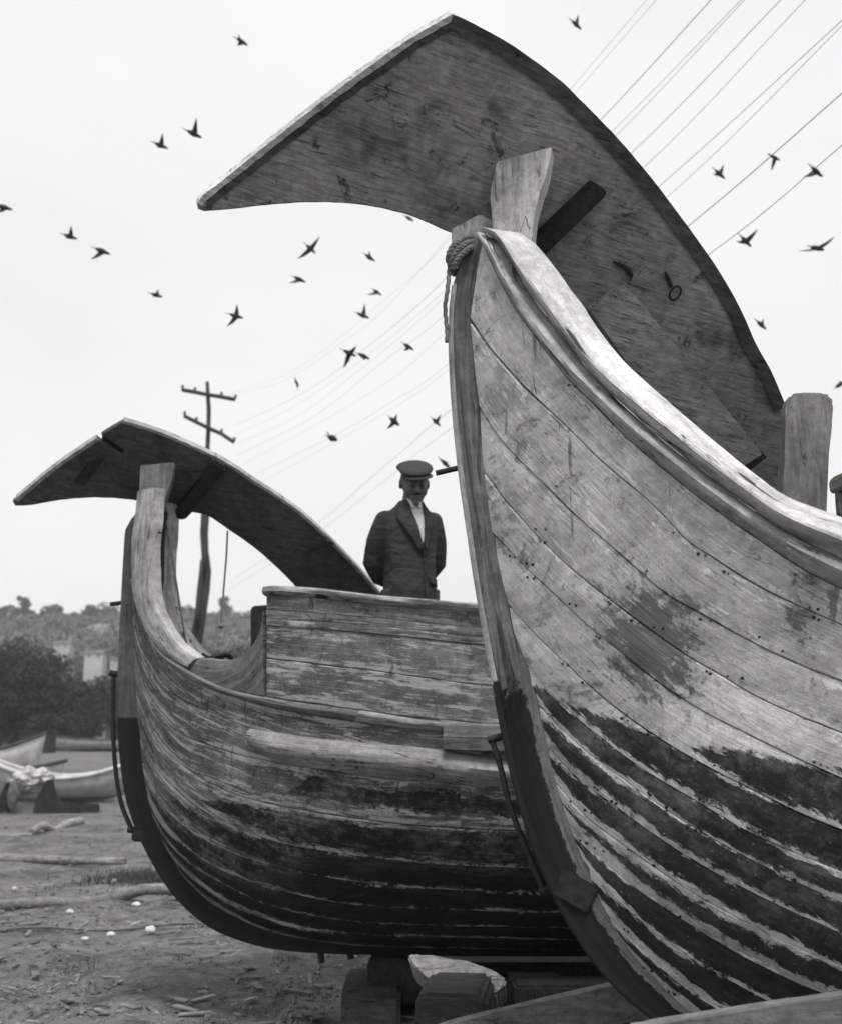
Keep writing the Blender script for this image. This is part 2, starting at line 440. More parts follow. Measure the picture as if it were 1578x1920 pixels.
def prism(name, pts, nrm, thick, mat, parent=None, bev=.006, inv=None, sub=True, rough_amt=0.0, taper=None):
    """planar outline (world points) given thickness along nrm; edges bevelled; inv maps world->parent local"""
    bm = bmesh.new(); f_ = [Vector(p) for p in pts]
    if inv: f_ = [inv(p) for p in f_]; nrm = inv(Vector(pts[0])+nrm)-inv(Vector(pts[0]))
    a = [bm.verts.new(p) for p in f_]; b_ = [bm.verts.new(p+nrm*thick) for p in f_]
    bm.faces.new(a); bm.faces.new(b_[::-1])
    for i in range(len(a)):
        j = (i+1) % len(a); bm.faces.new((a[j], a[i], b_[i], b_[j]))
    if bev: bmesh.ops.bevel(bm, geom=list(bm.edges), offset=bev, segments=2, affect='EDGES', clamp_overlap=True)
    if rough_amt:
        for v in bm.verts: v.co += noise.noise_vector(v.co*14)*rough_amt
    return bm_obj(name, bm, mat, parent)

def tube_data(pts, rad, seg=8, V=None, Fc=None, flat=None):
    V = [] if V is None else V; Fc = [] if Fc is None else Fc
    pts = [Vector(p) for p in pts]; n = len(pts)
    base = len(V); up = Vector((0, 0, 1)); pn = None
    for i, p in enumerate(pts):
        t = (pts[min(i+1, n-1)]-pts[max(i-1, 0)]).normalized()
        if pn is None:
            pn = t.cross(up) if abs(t.z) < .95 else t.cross(Vector((1, 0, 0)))
        pn = (pn-t*pn.dot(t)).normalized(); bn = t.cross(pn)
        r = rad[i] if isinstance(rad, (list, tuple)) else rad
        for k in range(seg):
            a = 2*math.pi*k/seg
            V.append(p+pn*(r*math.cos(a))+bn*(r*math.sin(a)*(flat or 1)))
    for i in range(n-1):
        for k in range(seg):
            a = base+i*seg+k; b_ = base+i*seg+(k+1) % seg
            Fc.append((a, b_, b_+seg, a+seg))
    Fc.append(tuple(range(base, base+seg))[::-1]); Fc.append(tuple(range(base+(n-1)*seg, base+n*seg)))
    return V, Fc
def tube(name, pts, rad, mat, parent=None, seg=8, flat=None):
    V, Fc = tube_data(pts, rad, seg, flat=flat); return mesh_obj(name, V, Fc, mat, parent, True, None, 50)
def rope(name, pts, r, mat, parent=None, turns=22, strands=3, n=None):
    """laid rope: three strands twisted round the line of pts"""
    L = sum((Vector(pts[i+1])-Vector(pts[i])).length for i in range(len(pts)-1))
    n = n or max(24, int(L/r*1.6)); C = catmull(pts, n); V, Fc = [], []
    for k in range(strands):
        path = []
        for i, p in enumerate(C):
            t = (C[min(i+1, n-1)]-C[max(i-1, 0)]).normalized()
            a = t.cross(Vector((0, .3, 1))).normalized(); b_ = t.cross(a)
            ang = 2*math.pi*(i/n*turns+k/strands)
            path.append(p+(a*math.cos(ang)+b_*math.sin(ang))*r*.55)
        tube_data(path, r*.56, 6, V, Fc)
    return mesh_obj(name, V, Fc, mat, parent)
def log_mesh(name, p0, p1, r0, r1, mat, parent=None, bend=.02, seed=0, seg=12, n=24):
    p0, p1 = Vector(p0), Vector(p1); P, Rr = [], []
    for i in range(n):
        t = i/(n-1); q = p0.lerp(p1, t)
        q += Vector((0, noise.noise(Vector((t*3, seed, 0))), noise.noise(Vector((t*3, seed, 5)))))*bend
        P.append(q); Rr.append((r0+(r1-r0)*t)*(1+.14*noise.noise(Vector((t*9, seed, 2)))))
    V, Fc = tube_data(P, Rr, seg)
    for i, v in enumerate(V): V[i] = v+noise.noise_vector(v*12)*r0*.09
    return mesh_obj(name, V, Fc, mat, parent, True, None, 45)
def box_bm(c, size, rot=None, bev=.01):
    bm = bmesh.new(); bmesh.ops.create_cube(bm, size=1)
    for v in bm.verts: v.co = Vector((v.co.x*size[0], v.co.y*size[1], v.co.z*size[2]))
    if bev: bmesh.ops.bevel(bm, geom=list(bm.edges), offset=bev, segments=2, affect='EDGES')
    Mx = Matrix.Translation(Vector(c)) @ (rot.to_matrix().to_4x4() if rot else Matrix())
    bm.transform(Mx); return bm

# ================================================================== GROUND
def ground():
    s = NB('trodden_sandy_ground'); o = s.obj()
    n1 = s.noise(s.map(o, (1, 1.0, 1)), 1.1, 6, .65, .4)
    n2 = s.noise(o, 9, 6, .7, .5); n3 = s.noise(o, 46, 4, .7)
    n4 = s.noise(s.map(o, (1, 1, 1), (5, 3, 0)), 3.2, 5, .72, .8)
    v = s.const(.15)
    v = s.math('MULTIPLY', v, s.ramp(n1, .32, .68, .72, 1.25))
    v = s.math('MULTIPLY', v, s.ramp(n2, .3, .7, .68, 1.25))
    v = s.math('MULTIPLY', v, s.ramp(n3, .3, .7, .75, 1.2))
    v = s.math('MULTIPLY', v, s.ramp(n4, .52, .66, 1, .42))
    n5 = s.noise(s.map(o, (1, 3.5, 1), (8, 3, 0)), 2.2, 5, .7, .5)
    v = s.math('MULTIPLY', v, s.ramp(n5, .60, .66, 1, 1.5))
    h = s.math('ADD', s.math('MULTIPLY', n2, 1.2), s.math('MULTIPLY', n3, .4))
    mat = s.done(v, h, .9, .03, .95)
    def axis(lo, hi, d0, grow):
        a = [0.0]; d = d0
        while a[-1] < hi: a.append(a[-1]+d); d *= grow
        b_ = [0.0]; d = d0
        while b_[-1] > lo: b_.append(b_[-1]-d); d *= grow
        return b_[::-1][:-1]+a
    xs = axis(-1500, 1500, .10, 1.055); ys = [y+5 for y in axis(-60, 1500, .10, 1.055)]
    V = []
    for y in ys:
        for x in xs:
            f = max(0, 1-math.hypot(x, y-6)/70)
            z = f*(-.05*max(0, 1-((x+2.2+.06*(y-6))/.16)**2)*(y < 40)-.05*max(0, 1-((x+3.5+.06*(y-6))/.16)**2)*(y < 40)+.055*noise.noise(Vector((x*.9, y*.9, 0)))+.035*noise.noise(Vector((x*3.1, y*3.1, 4)))+.015*noise.noise(Vector((x*8, y*8, 9))))
            V.append((x, y, z))
    nx = len(xs)
    Fc = [(j*nx+i, j*nx+i+1, (j+1)*nx+i+1, (j+1)*nx+i) for j in range(len(ys)-1) for i in range(nx-1)]
    tag(mesh_obj('ground', V, Fc, mat), kind='structure')
    # loose clods, chips and pebbles
    V, Fc = [], []
    for k in range(3600):
        px, py = random.uniform(-60, 1250), 1400+(random.random()**.8)*540
        p = on_ground(px, py)
        if p.y > 40: continue
        r = random.uniform(.006, .022)*(1+.03*p.y)
        b_ = len(V)
        q = [Vector((1, 0, 0)), Vector((-.5, .87, 0)), Vector((-.5, -.87, 0)), Vector((.1, .1, .8)), Vector((0, 0, -.6))]
        a = random.random()*6
        for v in q:
            e = Vector((v.x*math.cos(a)-v.y*math.sin(a), v.x*math.sin(a)+v.y*math.cos(a), v.z*.7))*r*random.uniform(.7, 1.3)
            V.append(p+e+Vector((0, 0, .012)))
        Fc += [(b_, b_+1, b_+3), (b_+1, b_+2, b_+3), (b_+2, b_, b_+3), (b_+1, b_, b_+4), (b_+2, b_+1, b_+4), (b_, b_+2, b_+4)]
    tag(mesh_obj('pebbles', V, Fc, plain_mat('pebble_stone', .15, .6, 5), None, False), 'small clods and pebbles scattered over the trodden shore', 'pebbles', kind='stuff')
ground()

# ================================================================== NEAR BOAT
rabN = [(898, 440), (886, 500), (880, 600), (888, 700), (897, 800), (906, 900), (922, 1000), (948, 1130), (978, 1230), (1008, 1320), (1032, 1430), (1060, 1530), (1092, 1610), (1125, 1700), (1180, 1790), (1255, 1870), (1330, 1930), (1460, 1995), (1600, 2050)]
stemN = [(878, 462), (857, 500), (845, 560), (842, 640), (845, 720), (851, 800), (862, 900), (875, 990), (888, 1080), (905, 1180), (922, 1270), (940, 1370), (962, 1470), (992, 1570), (1030, 1665), (1075, 1750), (1140, 1838), (1215, 1905), (1320, 1975), (1450, 2030), (1600, 2080)]
_p = at(870, 600, 3.4)
HN = Hull(_p.x, 3.4, R(-5), rabN, .05, .88, .30, 1.15, .95, 6.4)
near = empty('wooden_boat', (HN.ox, HN.oy, 0), HN.th)
tag(near, 'large pale wooden boat in right foreground with flaking striped bottom paint', 'boat')
seamsN = [
 [(905, 452), (925, 500), (955, 560), (1000, 628), (1060, 705), (1110, 755), (1180, 825), (1260, 893), (1340, 955), (1420, 1010), (1500, 1063), (1578, 1105)],   # under rub strake
 [(881, 600), (915, 650), (947, 688), (1008, 751), (1063, 801), (1124, 862), (1185, 913), (1235, 958), (1286, 1012), (1336, 1046), (1412, 1094), (1488, 1132), (1578, 1172)],
 [(899, 765), (947, 837), (1023, 913), (1078, 967), (1134, 1016), (1185, 1061), (1245, 1112), (1316, 1152), (1387, 1193), (1488, 1243), (1578, 1279)],
 [(906, 885), (952, 946), (1008, 1008), (1063, 1061), (1144, 1127), (1210, 1177), (1286, 1229), (1336, 1258), (1412, 1304), (1488, 1339), (1578, 1375)],
 [(923, 1000), (982, 1062), (1023, 1100), (1083, 1157), (1154, 1217), (1235, 1281), (1311, 1331), (1362, 1358), (1438, 1394), (1513, 1432), (1578, 1462)],
 [(948, 1130), (997, 1187), (1063, 1249), (1134, 1314), (1220, 1377), (1286, 1417), (1387, 1471), (1488, 1521), (1578, 1558)],
 [(980, 1240), (1030, 1300), (1083, 1350), (1140, 1397), (1205, 1444), (1311, 1508), (1412, 1567), (1500, 1605), (1578, 1636)],
 [(1008, 1322), (1053, 1370), (1114, 1422), (1185, 1474), (1260, 1527), (1362, 1589), (1488, 1653), (1578, 1695)],
 [(1025, 1400), (1083, 1460), (1159, 1517), (1225, 1565), (1296, 1612), (1387, 1663), (1488, 1712), (1578, 1752)],
 [(1042, 1470), (1094, 1528), (1164, 1582), (1235, 1633), (1311, 1682), (1412, 1737), (1488, 1774), (1578, 1812)],
 [(1066, 1545), (1109, 1592), (1185, 1660), (1260, 1713), (1362, 1777), (1463, 1830), (1578, 1878)],
 [(1094, 1615), (1134, 1664), (1210, 1733), (1286, 1790), (1387, 1850), (1480, 1897), (1578, 1940)],
 [(1125, 1702), (1175, 1757), (1250, 1823), (1336, 1886), (1430, 1935), (1578, 1995)],
 [(1200, 1810), (1262, 1872), (1330, 1925), (1450, 1985), (1578, 2036)],
]
NV = 60
szN = [HN.sz(p, NV) for p in seamsN]
exN = [extend(s_, HN, zmin=.32+.012*(len(szN)-i)) for i, s_ in enumerate(szN)]
wlpts = [HN.hit(x, y) for x, y in [(1000, 1285), (1060, 1318), (1140, 1345), (1220, 1378), (1290, 1402), (1400, 1412), (1490, 1432), (1578, 1443)]]
wtab = [(p.x, p.z) for p in wlpts]+[(3.2, wlpts[-1].z-.02)]
def wlN(s_, z_):
    return interp(wtab, min(s_, HN.L-s_))-z_
def peel_shadeN(s_, z_):
    x = min(s_, HN.L-s_)-interp(HN.rt, z_)
    lo_ = max(0, min(1, (.95-z_)/.35)); x = max(0, x)
    return .62*math.exp(-x/.05)+.35*lo_*math.exp(-x/.30)-.55*lo_*(1-math.exp(-x/.5))  # last term: less peeling low aft stands in for under-hull shade
stc = [(HN.hit(x, y), r, a) for x, y, r, a in [(1215, 1205, .12, 1.), (1262, 1262, .07, .8), (1180, 1160, .07, .55), (1275, 1150, .06, .55), (1500, 1165, .035, .9), (1515, 1080, .05, .6), (1100, 740, .02, .7)]]
def stainN(s_, z_):
    v = 0
    for p, r, a in stc:
        d = math.hypot((s_-p.x)-.35*(z_-p.z)*0, (z_-p.z)*.8)/r
        v = max(v, a*max(0, 1-d*.55))
    return v
for side in (-1, 1):
    for i in range(len(exN)-1):
        n = len(exN[i])-1
        cuts = [0]+sorted(random.sample(range(NV+2, n-NV-2), 2))+[n] if side > 0 or i % 2 else [0, NV+2+i % 5, n-NV-3, n]
        if side < 0 and i in (6, 8): cuts = [0, NV-12 if i == 6 else NV-20, NV+9, n]
        pr = random.uniform(-.002, .003)
        for a, b_ in zip(cuts[:-1], cuts[1:]):
            panel('plank', HN, exN[i], exN[i+1], PLANKPROF, M['hull_near'], near, side, .028, a, b_, wlf=wlN, stain=stainN if side < 0 else None, proud=pr, peelf=peel_shadeN, wob=.0028)
# rub strake (rounded) and cap rail (arris) along the sheer
sheerN = [(912, 440), (940, 470), (975, 535), (1040, 622), (1110, 708), (1180, 775), (1260, 843), (1340, 905), (1430, 970), (1500, 1012), (1578, 1050)]
topN = [(932, 434), (962, 428), (1000, 470), (1056, 548), (1120, 637), (1180, 697), (1240, 748), (1300, 798), (1360, 848), (1420, 893), (1478, 932), (1578, 968)]
szS = extend(HN.sz(sheerN, NV), HN, zmin=.9); szT = extend(HN.sz(topN, NV), HN, zmin=1.0)
RUB = [(0, -.014), (.03, .006), (.16, .030), (.38, .040), (.6, .036), (.8, .022), (.95, .004), (1, -.006)]
CAPP = [(0, -.06), (.03, -.035), (.3, .012), (.50, .044), (.58, .046), (.62, .036), (.90, -.018), (.97, -.022), (1, -.03)]
for side in (-1, 1):
    nn = len(szS)-1
    for a, b_ in ((0, NV-8), (NV-8, NV+14), (NV+14, nn)):
        panel('rub_strake', HN, szS, exN[0], RUB, M['rub_near'], near, side, .03, a, b_, wob=.008, proud=.018 if a == NV-8 else 0)
    for a, b_ in ((0, NV-13), (NV-13, NV+10), (NV+10, nn)):
        panel('cap_rail', HN, szT, szS, CAPP, M['cap_near'], near, side, .09, a, b_, wob=.010, proud=.024 if a == NV-13 else 0)
# sternpost
o2 = [HN.hit_plane(x, y, -.05) for x, y in stemN]; i2 = [HN.hit_plane(x, y, -.05) for x, y in rabN]
outerN = catmull([(p.x, p.z) for p in o2]+[(3.2, .25)], 70); innerN = catmull([(p.x, p.z) for p in i2]+[(3.2, .34)], 70)
zc = HN.hit_plane(925, 1290, -.05).z
M['stemN'] = timber_mat('sternpost_paint', .13, .6, 1.35, (3, 45, 20), .5, .5, coord='gc', darkbelow=(zc, .014, .62, .25))
M['stemN2'] = timber_mat('sternpost_edge_timber', .30, .6, 1.3, (3, 40, 1), .5, .5, coord='gc', darkbelow=(zc+.0, .014, 1.6, .4))
strip_timber('sternpost', HN, outerN, [Vector(q)+(Vector(q)-Vector(p)).normalized()*.03 for p, q in zip(outerN, innerN)], .052, M['stemN'], near)
strip_timber('stem_post', HN, outerN, [Vector(q)+(Vector(q)-Vector(p)).normalized()*.03 for p, q in zip(outerN, innerN)], .052, M['stemN'], near, flip=True)
# pale false keel strip that laps the outer edge of the post
fo = [Vector(p)+(Vector(p)-Vector(q)).normalized()*.004 for p, q in zip(outerN, innerN)]
fi = [Vector(p)-(Vector(p)-Vector(q)).normalized()*.016 for p, q in zip(outerN, innerN)]
strip_timber('post_facing', HN, fo[2:], fi[2:], .058, M['stemN2'], near, bev=.004)
# head of the post: flared timber standing above the rails
inv = HN.loc
hx = Vector((math.cos(R(-14)), math.sin(R(-14)), 0)); hn = Vector((hx.y*-1, hx.x, 0)); hn = Vector((-hx.y, hx.x, 0))
M['head'] = timber_mat('stem_head_timber', .55, .72, 1.25, (40, 40, 5), .6, .5, spots=.25)
HP = at(965, 380, 3.37)
headpx = [(930, 303), (1033, 273), (1029, 300), (1022, 331), (1011, 361), (1002, 398), (998, 430), (1000, 500), (960, 520), (925, 480), (925, 437), (920, 390), (917, 370), (923, 340)]
prism('post_head', [on_plane(x, y, HP, hn) for x, y in headpx], hn, .085, M['head'], near, .005, inv, rough_amt=.002)
M['headin'] = timber_mat('post_head_side_timber', .20, .7, 1.25, (40, 40, 5), .6, .5)
HP2 = at(890, 440, 3.47)
prism('breast_hook', [on_plane(x, y, HP2, hn) for x, y in [(846, 428), (900, 400), (925, 415), (935, 480), (905, 520), (862, 505), (845, 470)]], hn, .06, M['head'], near, .006, inv, rough_amt=.002)
# peg through the post
p = HN.loc(at(846, 880, 3.36))
tube('peg', [p+Vector((-.052, -.0, -.012)), p+Vector((.03, 0, .006))], .0095, M['iron'], near, 8)
# iron gudgeon strap and pivot rod low on the post
gb = HN.hit_plane(1078, 1672, -.07)
def strap(cx, cz, w_, h_, ang, half, name='gudgeon'):
    bm = box_bm((cx, 0, cz), (w_, half*2, h_), __import__('mathutils').Euler((0, ang, 0)), .006)
    return bm_obj(name, bm, M['iron'], near)
strap(gb.x, gb.z, .12, .085, R(28), .066)
rp = [HN.hit_plane(x, y, -.02) for x, y in [(921, 1385), (938, 1440), (955, 1510), (985, 1590), (1018, 1668)]]
tube('rudder_rod', catmull([(p.x, p.y, p.z) for p in rp], 30), .009, M['iron'], near, 8)
for q, l_ in ((rp[0], .05), (rp[-1], .06)):
    tube('rod_eye', [q+Vector((-.012, 0, -.004)), q+Vector((l_, 0, .01))], .012, M['iron'], near, 8)
# nail heads
V, Fc = [], []
def nail(h, s_, z_, r, V, Fc):
    b_ = len(V); c = h.pos(s_, z_, .0035)
    for k in range(6):
        a = k*math.pi/3; q = h.pos(s_+r*math.cos(a), z_+r*math.sin(a), .003); V.append(Vector((q.x, -q.y, q.z)))
    Fc.append(tuple(range(b_, b_+6)))
for i in range(len(szN)-1):
    for j in range(3, NV-1, 4):
        if random.random() < .45:
            t = random.choice((.1, .88)); (s0, z0), (s1, z1) = szN[i][j], szN[i+1][j]
            for e in range(random.choice((1, 2, 2))):
                nail(HN, s0+(s1-s0)*t+e*.018+random.uniform(-.01, .01), z0+(z1-z0)*t-e*.006, random.uniform(.003, .0052), V, Fc)
tag(mesh_obj('nail_heads', V, Fc, M['iron'], near, False), kind='stuff')
# deck and far bulwark of the near boat
def deck(h, z, parent, s0, s1, mat, n=9, w_max=.9):
    wd = h.b((s0+s1)/2, z)*2-.1
    for k in range(n):
        y0 = -wd/2+wd*k/n; y1 = y0+wd/n-.006
        pts_a, pts_b = [], []
        for i in range(21):
            s_ = s0+(s1-s0)*i/20; lim = h.b(s_, z)-.03
            a, b_ = max(-lim, min(lim, y0)), max(-lim, min(lim, y1))
            pts_a.append(Vector((s_, a, z+.0))); pts_b.append(Vector((s_, b_, z+.0)))
        V = pts_a+pts_b+[p-Vector((0, 0, .025)) for p in pts_a]+[p-Vector((0, 0, .025)) for p in pts_b]
        Fc = []; m = 21
        for i in range(m-1):
            Fc += [(i, i+1, m+i+1, m+i), (2*m+i+1, 2*m+i, 3*m+i, 3*m+i+1), (i+1, i, 2*m+i, 2*m+i+1), (m+i, m+i+1, 3*m+i+1, 3*m+i)]
        mesh_obj('deck_plank', V, Fc, mat, parent, False)
deck(HN, 1.55, near, .75, 5.6, M['oldwood'])
xb = HN.loc(at(1549, 945, 4.12)); sB = xb.x; zB = xb.z
def bulwark_side(h, parent, side, sa, zlo, zhi_a, rows, matp, matc, cap_r=.035):
    pts = [sa+(h.L-2*sa)*i/40 for i in range(41)]
    rise = [(zhi_a-.10*math.sin(math.pi*i/40)) for i in range(41)]
    for r_ in range(rows):
        t0, t1 = r_/rows, (r_+1)/rows
        top = [(p_, rz-(rz-zlo(p_))*t0) for p_, rz in zip(pts, rise)]; bot = [(p_, rz-(rz-zlo(p_))*t1) for p_, rz in zip(pts, rise)]
        panel('bulwark_plank', h, top, bot, PLANKPROF, matp, parent, side, .03, proud=-.005)
    top = [(p_, rz+.055) for p_, rz in zip(pts, rise)]; bot = [(p_, rz-.01) for p_, rz in zip(pts, rise)]
    panel('bulwark_rail', h, top, bot, [(0, -.01), (.1, .02), (.3, .03), (.7, .03), (.9, .02), (1, 0)], matc, parent, side, .07, wob=.003)
zs = lambda s_: interp([(a, b_) for a, b_ in szT[:NV+16]], min(s_, HN.L-s_))+.0
M['bulwN'] = timber_mat('grey_bulwark_timber', .22, .6, 1.3, (3, 30, 1), .5, .5, coord='gc')
bulwark_side(HN, near, 1, sB, zs, zB+.03, 3, M['bulwN'], M['rub_near'])
bulwark_side(HN, near, -1, sB+.05, zs, zB+.03, 3, M['bulwN'], M['rub_near'])
# standing bitt inside the far rail
bp = [(1473, 752), (1481, 738), (1500, 734), (1545, 735), (1558, 741), (1563, 757), (1559, 800), (1553, 850), (1549, 950), (1548, 1100), (1462, 1100), (1466, 960), (1469, 880), (1472, 800)]
M['bitt'] = timber_mat('bitt_timber', .21, .6, 1.3, (30, 30, 4), .6, .6, spots=.3)
BP = at(1515, 850, 3.86); bn = Vector((.1, 1, 0)).normalized()
prism('bitt_post', [on_plane(x, y, BP, bn) for x, y in bp], bn, .1, M['bitt'], near, .012, inv, rough_amt=.003)

# ------------------------------------------------------------------ near rudder, laid on the boat
def rudder_plane(a_c, b_c, x0, y0, d0):
    """plane given by its tilt (image gradient of 1/depth) through pixel x0,y0 at camera depth d0"""
    c_ = (1/d0)/(1+a_c*(x0-CX)+b_c*(y0-CY))
    nc = Vector((a_c*F_PX, -b_c*F_PX, 1.0)) # camera x right, y up, forward
    nw = Vector((nc.x, nc.z*cT-nc.y*sT, nc.z*sT+nc.y*cT)).normalized()
    d = ray(x0, y0); P = CAM+d*(d0/F_PX)
    return P, nw
def board(name, px, P, n, thick, mat, parent, inset=0, rim=.0, jag=.0015, n_s=None):
    """thick board cut to an outline; the outline is densely resampled and its edges chamfered and worn"""
    pts = []
    for seg in px:
        q = catmull(seg, max(3, int(sum(math.dist(seg[i], seg[i+1]) for i in range(len(seg)-1))/9)))
        pts += [(v.x, v.y) for v in q[:-1]]
    W = [on_plane(x, y, P, n) for x, y in pts]
    loc0 = sum(W, Vector())/len(W)
    bm = bmesh.new()
    N = len(W); rings = []
    cen = loc0
    for lvl, (ins, dep) in enumerate([(.006, 0.0), (0, .006), (0, thick-.006), (.006, thick)]):
        ring = []
        for i, p_ in enumerate(W):
            t = (W[(i+1) % N]-W[i-1]).normalized(); e = t.cross(n).normalized()
            if e.dot(p_-cen) < 0 and False: e = -e
            j = noise.noise(p_*22+Vector((0, 0, lvl*.3)))*jag+noise.noise(p_*70)*jag*.6
            ring.append(bm.verts.new(p_+e*(sgn*(ins)-j)+n*dep))
        rings.append(ring)
    for a, b_ in zip(rings[:-1], rings[1:]):
        for i in range(N): bm.faces.new((a[i], a[(i+1) % N], b_[(i+1) % N], b_[i]))
    fa = bm.faces.new(rings[0]); fb = bm.faces.new(rings[-1][::-1])
    bmesh.ops.triangulate(bm, faces=[fa, fb])
    return bm
sgn = 1
M['rudN'] = timber_mat('rudder_board_wood', .30, .62, 1.25, (8, 90, 60), .55, .5, spots=.75, blotch=1.6)
M['rudEdge'] = timber_mat('rudder_lit_edge_timber', .58, .6, 1.3, (5, 50, 50), .7, .7)
PN, nN = rudder_plane(-1.004e-4, -2.995e-4, 960, 420, 3.86)
rud = empty('rudder', on_plane(900, 420, PN, nN))
tag(rud, 'huge curved rudder blade with pointed tip resting on the large near boat', 'rudder')
# local frame of the board: x along the tip-to-heel direction so the grain runs with it
ax = (on_plane(1300, 560, PN, nN)-on_plane(500, 300, PN, nN)).normalized(); ay = nN.cross(ax).normalized()
RM = Matrix((ax, ay, nN)).transposed().to_4x4(); RM.translation = rud.location
rud.matrix_world = RM; rud_inv = RM.inverted()
def put(bm, name, mat, parent, minv, **k):
    bm.transform(minv); return bm_obj(name, bm, mat, parent, **k)
outl = [[(369, 380), (371, 392), (384, 397)],
        [(384, 397), (450, 391), (520, 383), (600, 380), (680, 385), (760, 402), (830, 431), (900, 462), (1000, 540), (1120, 680), (1250, 800), (1380, 905), (1440, 935)],
        [(1440, 935), (1468, 905), (1470, 830), (1470, 760)],
        [(1470, 760), (1445, 700), (1412, 640), (1385, 578), (1340, 500), (1298, 440), (1235, 355), (1165, 270), (1090, 192), (1040, 145), (960, 86), (905, 55), (868, 36), (848, 28)],
        [(848, 28), (820, 44), (760, 80), (640, 165), (520, 258), (420, 338), (385, 365), (369, 380)]]
bm = board('blade', outl, PN, nN, .062, M['rudN'], rud)
put(bm, 'blade', M['rudN'], rud, rud_inv, smooth=True, sharp=25)
# facing strip, pale to carry sky light in its colour, on the leading (tip to peak) edge, and thin lip along the back
def edge_strip(name, px, P, n, w_in, dep0, dep1, mat, parent, minv, out=.003, k=70, jag=.003):
    Q = [on_plane(v.x, v.y, P, n) for v in catmull(px, k)]; V, Fc = [], []
    for i, p_ in enumerate(Q):
        t = (Q[min(i+1, k-1)]-Q[max(0, i-1)]).normalized(); e = t.cross(n).normalized()*sgn
        j = noise.noise(p_*18)*jag+noise.noise(p_*55)*jag*.7
        jj = noise.noise(p_*31+Vector((3, 3, 3)))*jag
        for a, d in ((-out-j*.4, dep0+jj), (w_in+j, dep0+jj*.5), (w_in, dep1), (-out-jj*.5, dep1)):
            V.append(minv @ (p_+e*a+n*d))
    for i in range(k-1):
        for q in range(4):
            a, b_ = i*4+q, i*4+(q+1) % 4; Fc.append((a, b_, b_+4, a+4))
    Fc += [(3, 2, 1, 0), tuple(range((k-1)*4, k*4))]
    return mesh_obj(name, V, Fc, mat, parent, True, None, 30)
edge_strip('edge_facing', outl[4][:-1]+[(372, 381)], PN, nN, .016, -.006, .07, M['rudEdge'], rud, rud_inv, .004)
M['tarred'] = timber_mat('tarred_batten_timber', .085, .6, 1.4, (6, 50, 50), .6, .6, spots=.4)
edge_strip('back_batten', outl[3], PN, nN, .050, -.009, .05, M['tarred'], rud, rud_inv, .0015)
edge_strip('front_batten', outl[4][:-1]+[(376, 388)], PN, nN, .040, -.004, .05, M['tarred'], rud, rud_inv, -.0165)
def on_board(name, px, P, n, proud, mat, parent, minv, bev=.004):
    bm = bmesh.new(); W = [on_plane(x, y, P-n*proud, n) for x, y in px]
    W2 = [p_+n*(proud+.01) for p_ in W]
    a = [bm.verts.new(p_) for p_ in W]; b_ = [bm.verts.new(p_) for p_ in W2]
    bm.faces.new(a); bm.faces.new(b_[::-1])
    for i in range(len(a)):
        j = (i+1) % len(a); bm.faces.new((a[j], a[i], b_[i], b_[j]))
    if bev: bmesh.ops.bevel(bm, geom=list(bm.edges), offset=bev, segments=2, affect='EDGES', clamp_overlap=True)
    return put(bm, name, mat, parent, minv)
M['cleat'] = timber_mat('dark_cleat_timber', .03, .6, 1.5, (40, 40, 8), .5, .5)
on_board('cleat', [(1112, 342), (1137, 358), (1135, 368), (1000, 500), (975, 474)], PN, nN, .045, M['cleat'], rud, rud_inv)
M['doubler'] = timber_mat('doubler_board_timber', .36, .65, 1.3, (8, 70, 60), .6, .5, spots=.45)
on_board('doubling_board', [(1104, 582), (1168, 534), (1200, 566), (1300, 690), (1432, 856), (1400, 880), (1300, 835), (1190, 700)], PN, nN, .034, M['doubler'], rud, rud_inv)
on_board('heel_block', [(1395, 874), (1432, 852), (1438, 858), (1404, 884)], PN, nN, .04, M['cleat'], rud, rud_inv, .003)
# iron ring and old hook on the underside
c = on_plane(1265, 550, PN-nN*.014, nN); ring = []
for k in range(25):
    a = 2*math.pi*k/24; ring.append(rud_inv @ (c+(ax*math.cos(a)+ay*math.sin(a)*1.35)*.021))
tube('iron_ring', ring, .0045, M['iron'], rud, 6)
tube('staple', [rud_inv @ on_plane(x, y, PN-nN*.01, nN) for x, y in [(1246, 510), (1252, 524), (1258, 538)]], [.004, .009, .007], M['iron'], rud, 6)
tube('iron_hook', [rud_inv @ on_plane(x, y, PN-nN*.008, nN) for x, y in [(1148, 490), (1162, 497), (1176, 505), (1184, 516), (1180, 528)]], [.003, .007, .009, .006, .002], M['iron'], rud, 6)

# rope lashing at the head of the near boat
rl = empty('lashing_rope', at(856, 470, 3.38))
tag(rl, 'twisted rope lashed round the head of the near boat and hanging down its post', 'rope')
def rp_(x, y, Y): return at(x, y, Y)-rl.location
for k, (dx, dy) in enumerate([(0, 0), (8, 8), (15, 17)]):
    rope('rope_turn', [rp_(884+dx*.6, 446+dy, 3.40), rp_(864+dx, 450+dy, 3.335), rp_(848+dx*.9, 464+dy, 3.32), rp_(841+dx*.6, 484+dy, 3.34), rp_(846+dx*.4, 496+dy, 3.44)], .0125, M['rope'], rl, 6)
rope('rope_tail', [rp_(842, 492, 3.36), rp_(841, 515, 3.35), rp_(838, 545, 3.34), rp_(834, 575, 3.35), rp_(836, 605, 3.36), rp_(838, 628, 3.36), rp_(837, 641, 3.36)], .008, M['rope'], rl, 16)

